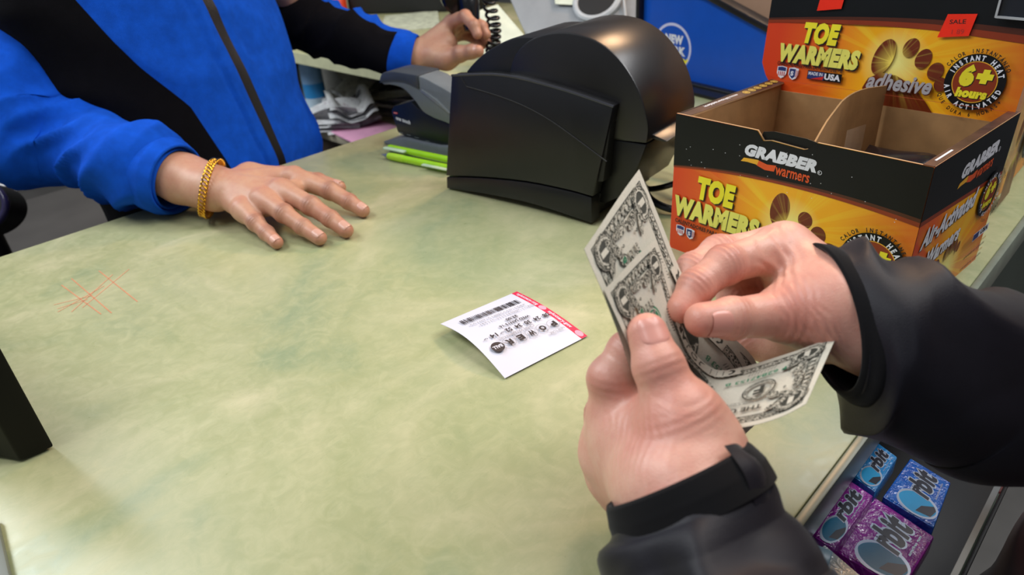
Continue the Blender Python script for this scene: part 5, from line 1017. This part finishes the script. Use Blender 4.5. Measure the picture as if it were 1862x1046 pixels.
# ---------------------------------------------------------------- gum rack on the customer's side
rk = thing('gum_rack', 'black and clear plastic rack of gum packs hanging below the counter edge', 'rack', Z(1600, 900, -.06))
RB = mat('rack_black', '#0d0c0e', .5); CLP = mat('clear_acrylic', '#cfd6da', .06, alpha=.22); CLE = mat('acrylic_edge', '#9aa3a6', .2)
def slab(b, c4, th, m, bev=.0008):
    bm = bmesh.new(); n = (c4[1] - c4[0]).cross(c4[3] - c4[0]).normalized()
    if n.z < 0: n = -n
    t_ = [bm.verts.new(p) for p in c4]; u_ = [bm.verts.new(p - n*th) for p in c4]; bm.faces.new(t_); bm.faces.new(u_[::-1])
    for i in range(4): bm.faces.new([t_[i], u_[i], u_[(i+1) % 4], t_[(i+1) % 4]])
    bmesh.ops.recalc_face_normals(bm, faces=bm.faces)
    if bev: bmesh.ops.bevel(bm, geom=bm.edges[:], offset=bev, segments=2, profile=.5, affect='EDGES')
    b.bm(bm, m)
G8 = lambda x, y: (1400 + x/3.658, 760 + y/3.658)
b = MB(); slab(b, [V(.20, .012, -.105), V(.60, .012, -.105), V(.60, .110, -.105), V(.20, .110, -.105)], .004, RB); slab(b, [V(.20, .108, -.040), V(.62, .108, -.040), V(.62, .1145, -.040), V(.20, .1145, -.040)], .069, RB); b.build('tray', rk)
b = MB(); a0, a1 = Z(*G8(1490, 400), -.030), Z(*G8(1080, 1100), -.030); b.box(V(.16, .0135, -.105), V(.44, 0, 0), V(0, .0022, 0), V(0, 0, .078), CLP); b.build('front_pane', rk, smooth=0)
b = MB(); b.box(V(.16, .0130, -.0275), V(.44, 0, 0), V(0, .0032, 0), V(0, 0, .0022), CLE); b.box(V(.42, .0122, -.040), V(.045, 0, 0), V(0, .0008, 0), V(0, 0, .010), mat('faded_red_label', '#b4564a', .5)); b.box(V(.30, .0122, -.040), V(.118, 0, 0), V(0, .0008, 0), V(0, 0, .010), mat('faded_green_label', '#7f8f78', .5)); tag(b.build('label_rail', rk, smooth=0), 'clear label rail with faded red and green strips')
def gum(c4, top, label, m1, m2, logo='Orbit', th=.016, style=0):
    z = -.052; c = [Z(*G8(x, y), zz) for x, y, zz in c4]; o = thing('gum_pack', label, 'gum pack', sum(c, V(0, 0, 0)) / 4, 'gum packs in the rack'); b = MB(); slab(b, c, th, m1, .0012); b.build('carton', o, smooth=40)
    n = (c[1] - c[0]).cross(c[3] - c[0]).normalized()
    if n.z < 0: n = -n
    fn = lambda u, v, o_=0: c[0].lerp(c[1], u).lerp(c[3].lerp(c[2], u), v) + n * (o_ + .0001)
    A = Art(); b = MB(); A.poly([(.03, .04), (.97, .04), (.97, .96), (.03, .96)], m1)
    if style == 0:
        A.ell(.24, .42, .22, .40, SIL2, .1); A.ell(.24, .42, .20, .37, m2, .1); A.poly([(.10, .40), (.24, .34), (.36, .12), (.30, .06), (.14, .12)], GBLK); A.ring(.24, .42, .22, .40, .03, SIL2)
        for dx, dy, m in ((-.012, .0, SIL2), (.012, 0, SIL2), (0, .03, SIL2), (0, -.03, SIL2), (.0, 0, GBLK)): A.text('rbit', .40, .26, .50, .52, m, .05 if m is GBLK else .075, .15, dx=dx, dy=dy)
        A.text('sugarfree gum', .5, .12, .36, .06, SIL2, .02)
    else: A.rect(.0, .62, .45, .38, m2); A.text(logo, .05, .70, .30, .12, SIL2, .03, 0)
    A.place(b, fn, lift=.00003, base=.0002, clip=(.02, .02, .98, .98)); b.build('printed_face', o, smooth=0)
SIL2 = mat('gum_silver_print', '#b8c4d8', .25, metal=.2); GBLK = mat('gum_dark_navy', '#141428', .3)
def wrapm(n, c, c2):
    t = NT(n); co = t.coord('Object'); f = t.noise(co, 45, 4, .6, 1.5); t.set(Base_Color=t.ramp(f, [(.35, lin(c)), (.65, lin(c2))]), Roughness=.16); t.b.inputs['Specular IOR Level'].default_value = .8; t.bump(t.noise(co, 110, 3, .6, 2), .9, .0016); return t.m
BL1 = wrapm('gum_light_blue', '#1f86d0', '#3a9be0'); BL2 = wrapm('gum_royal_blue', '#1450b8', '#2a7ad6'); PU = wrapm('gum_purple', '#8a1f92', '#b640b6'); PU2 = wrapm('gum_magenta', '#82188c', '#a82ea6'); CY = mat('gum_cyan', '#2fa4dc', .25); TE = mat('gum_teal', '#1e7094', .25); GW = wrapm('gum_white', '#b8c2c4', '#d5dcdc'); GG = mat('gum_green', '#0d6b50', .3)
gum([(700, 495, -.048), (850, 260, -.048), (700, 150, -.048), (545, 385, -.048)], 0, 'light blue gum pack partly under the counter edge, above the purple packs', BL1, CY)
gum([(1090, 735, -.058), (1205, 430, -.058), (935, 265, -.058), (750, 525, -.058)], 0, 'royal blue gum pack, the one nearest the coat sleeve', BL2, CY)
gum([(430, 880, -.046), (690, 520, -.046), (520, 405, -.046), (265, 775, -.046)], 0, 'purple gum pack partly under the counter edge', PU, TE)
gum([(880, 1150, -.058), (1095, 790, -.058), (695, 525, -.058), (440, 890, -.058)], 0, 'large magenta gum pack with creased shiny wrap, nearest the camera', PU2, TE)
gum([(300, 1160, -.044), (620, 1060, -.044), (360, 840, -.044), (255, 960, -.044)], 0, 'white and green gum pack at the bottom beside the sleeve', GW, GG, 'spearmint', style=1)
b = MB(); b.box(Z(*G8(205, 900), -.043), V(.012, .002, 0), V(.002, -.016, 0), V(0, 0, -.012), mat('pale_blue_wrap', '#9fc0d0', .3), .0008); tag(b.build('gum_pack', origin=Z(*G8(230, 890), -.05)), 'tiny corner of a pale blue pack left of the white and green one', 'gum pack', 'gum packs in the rack')
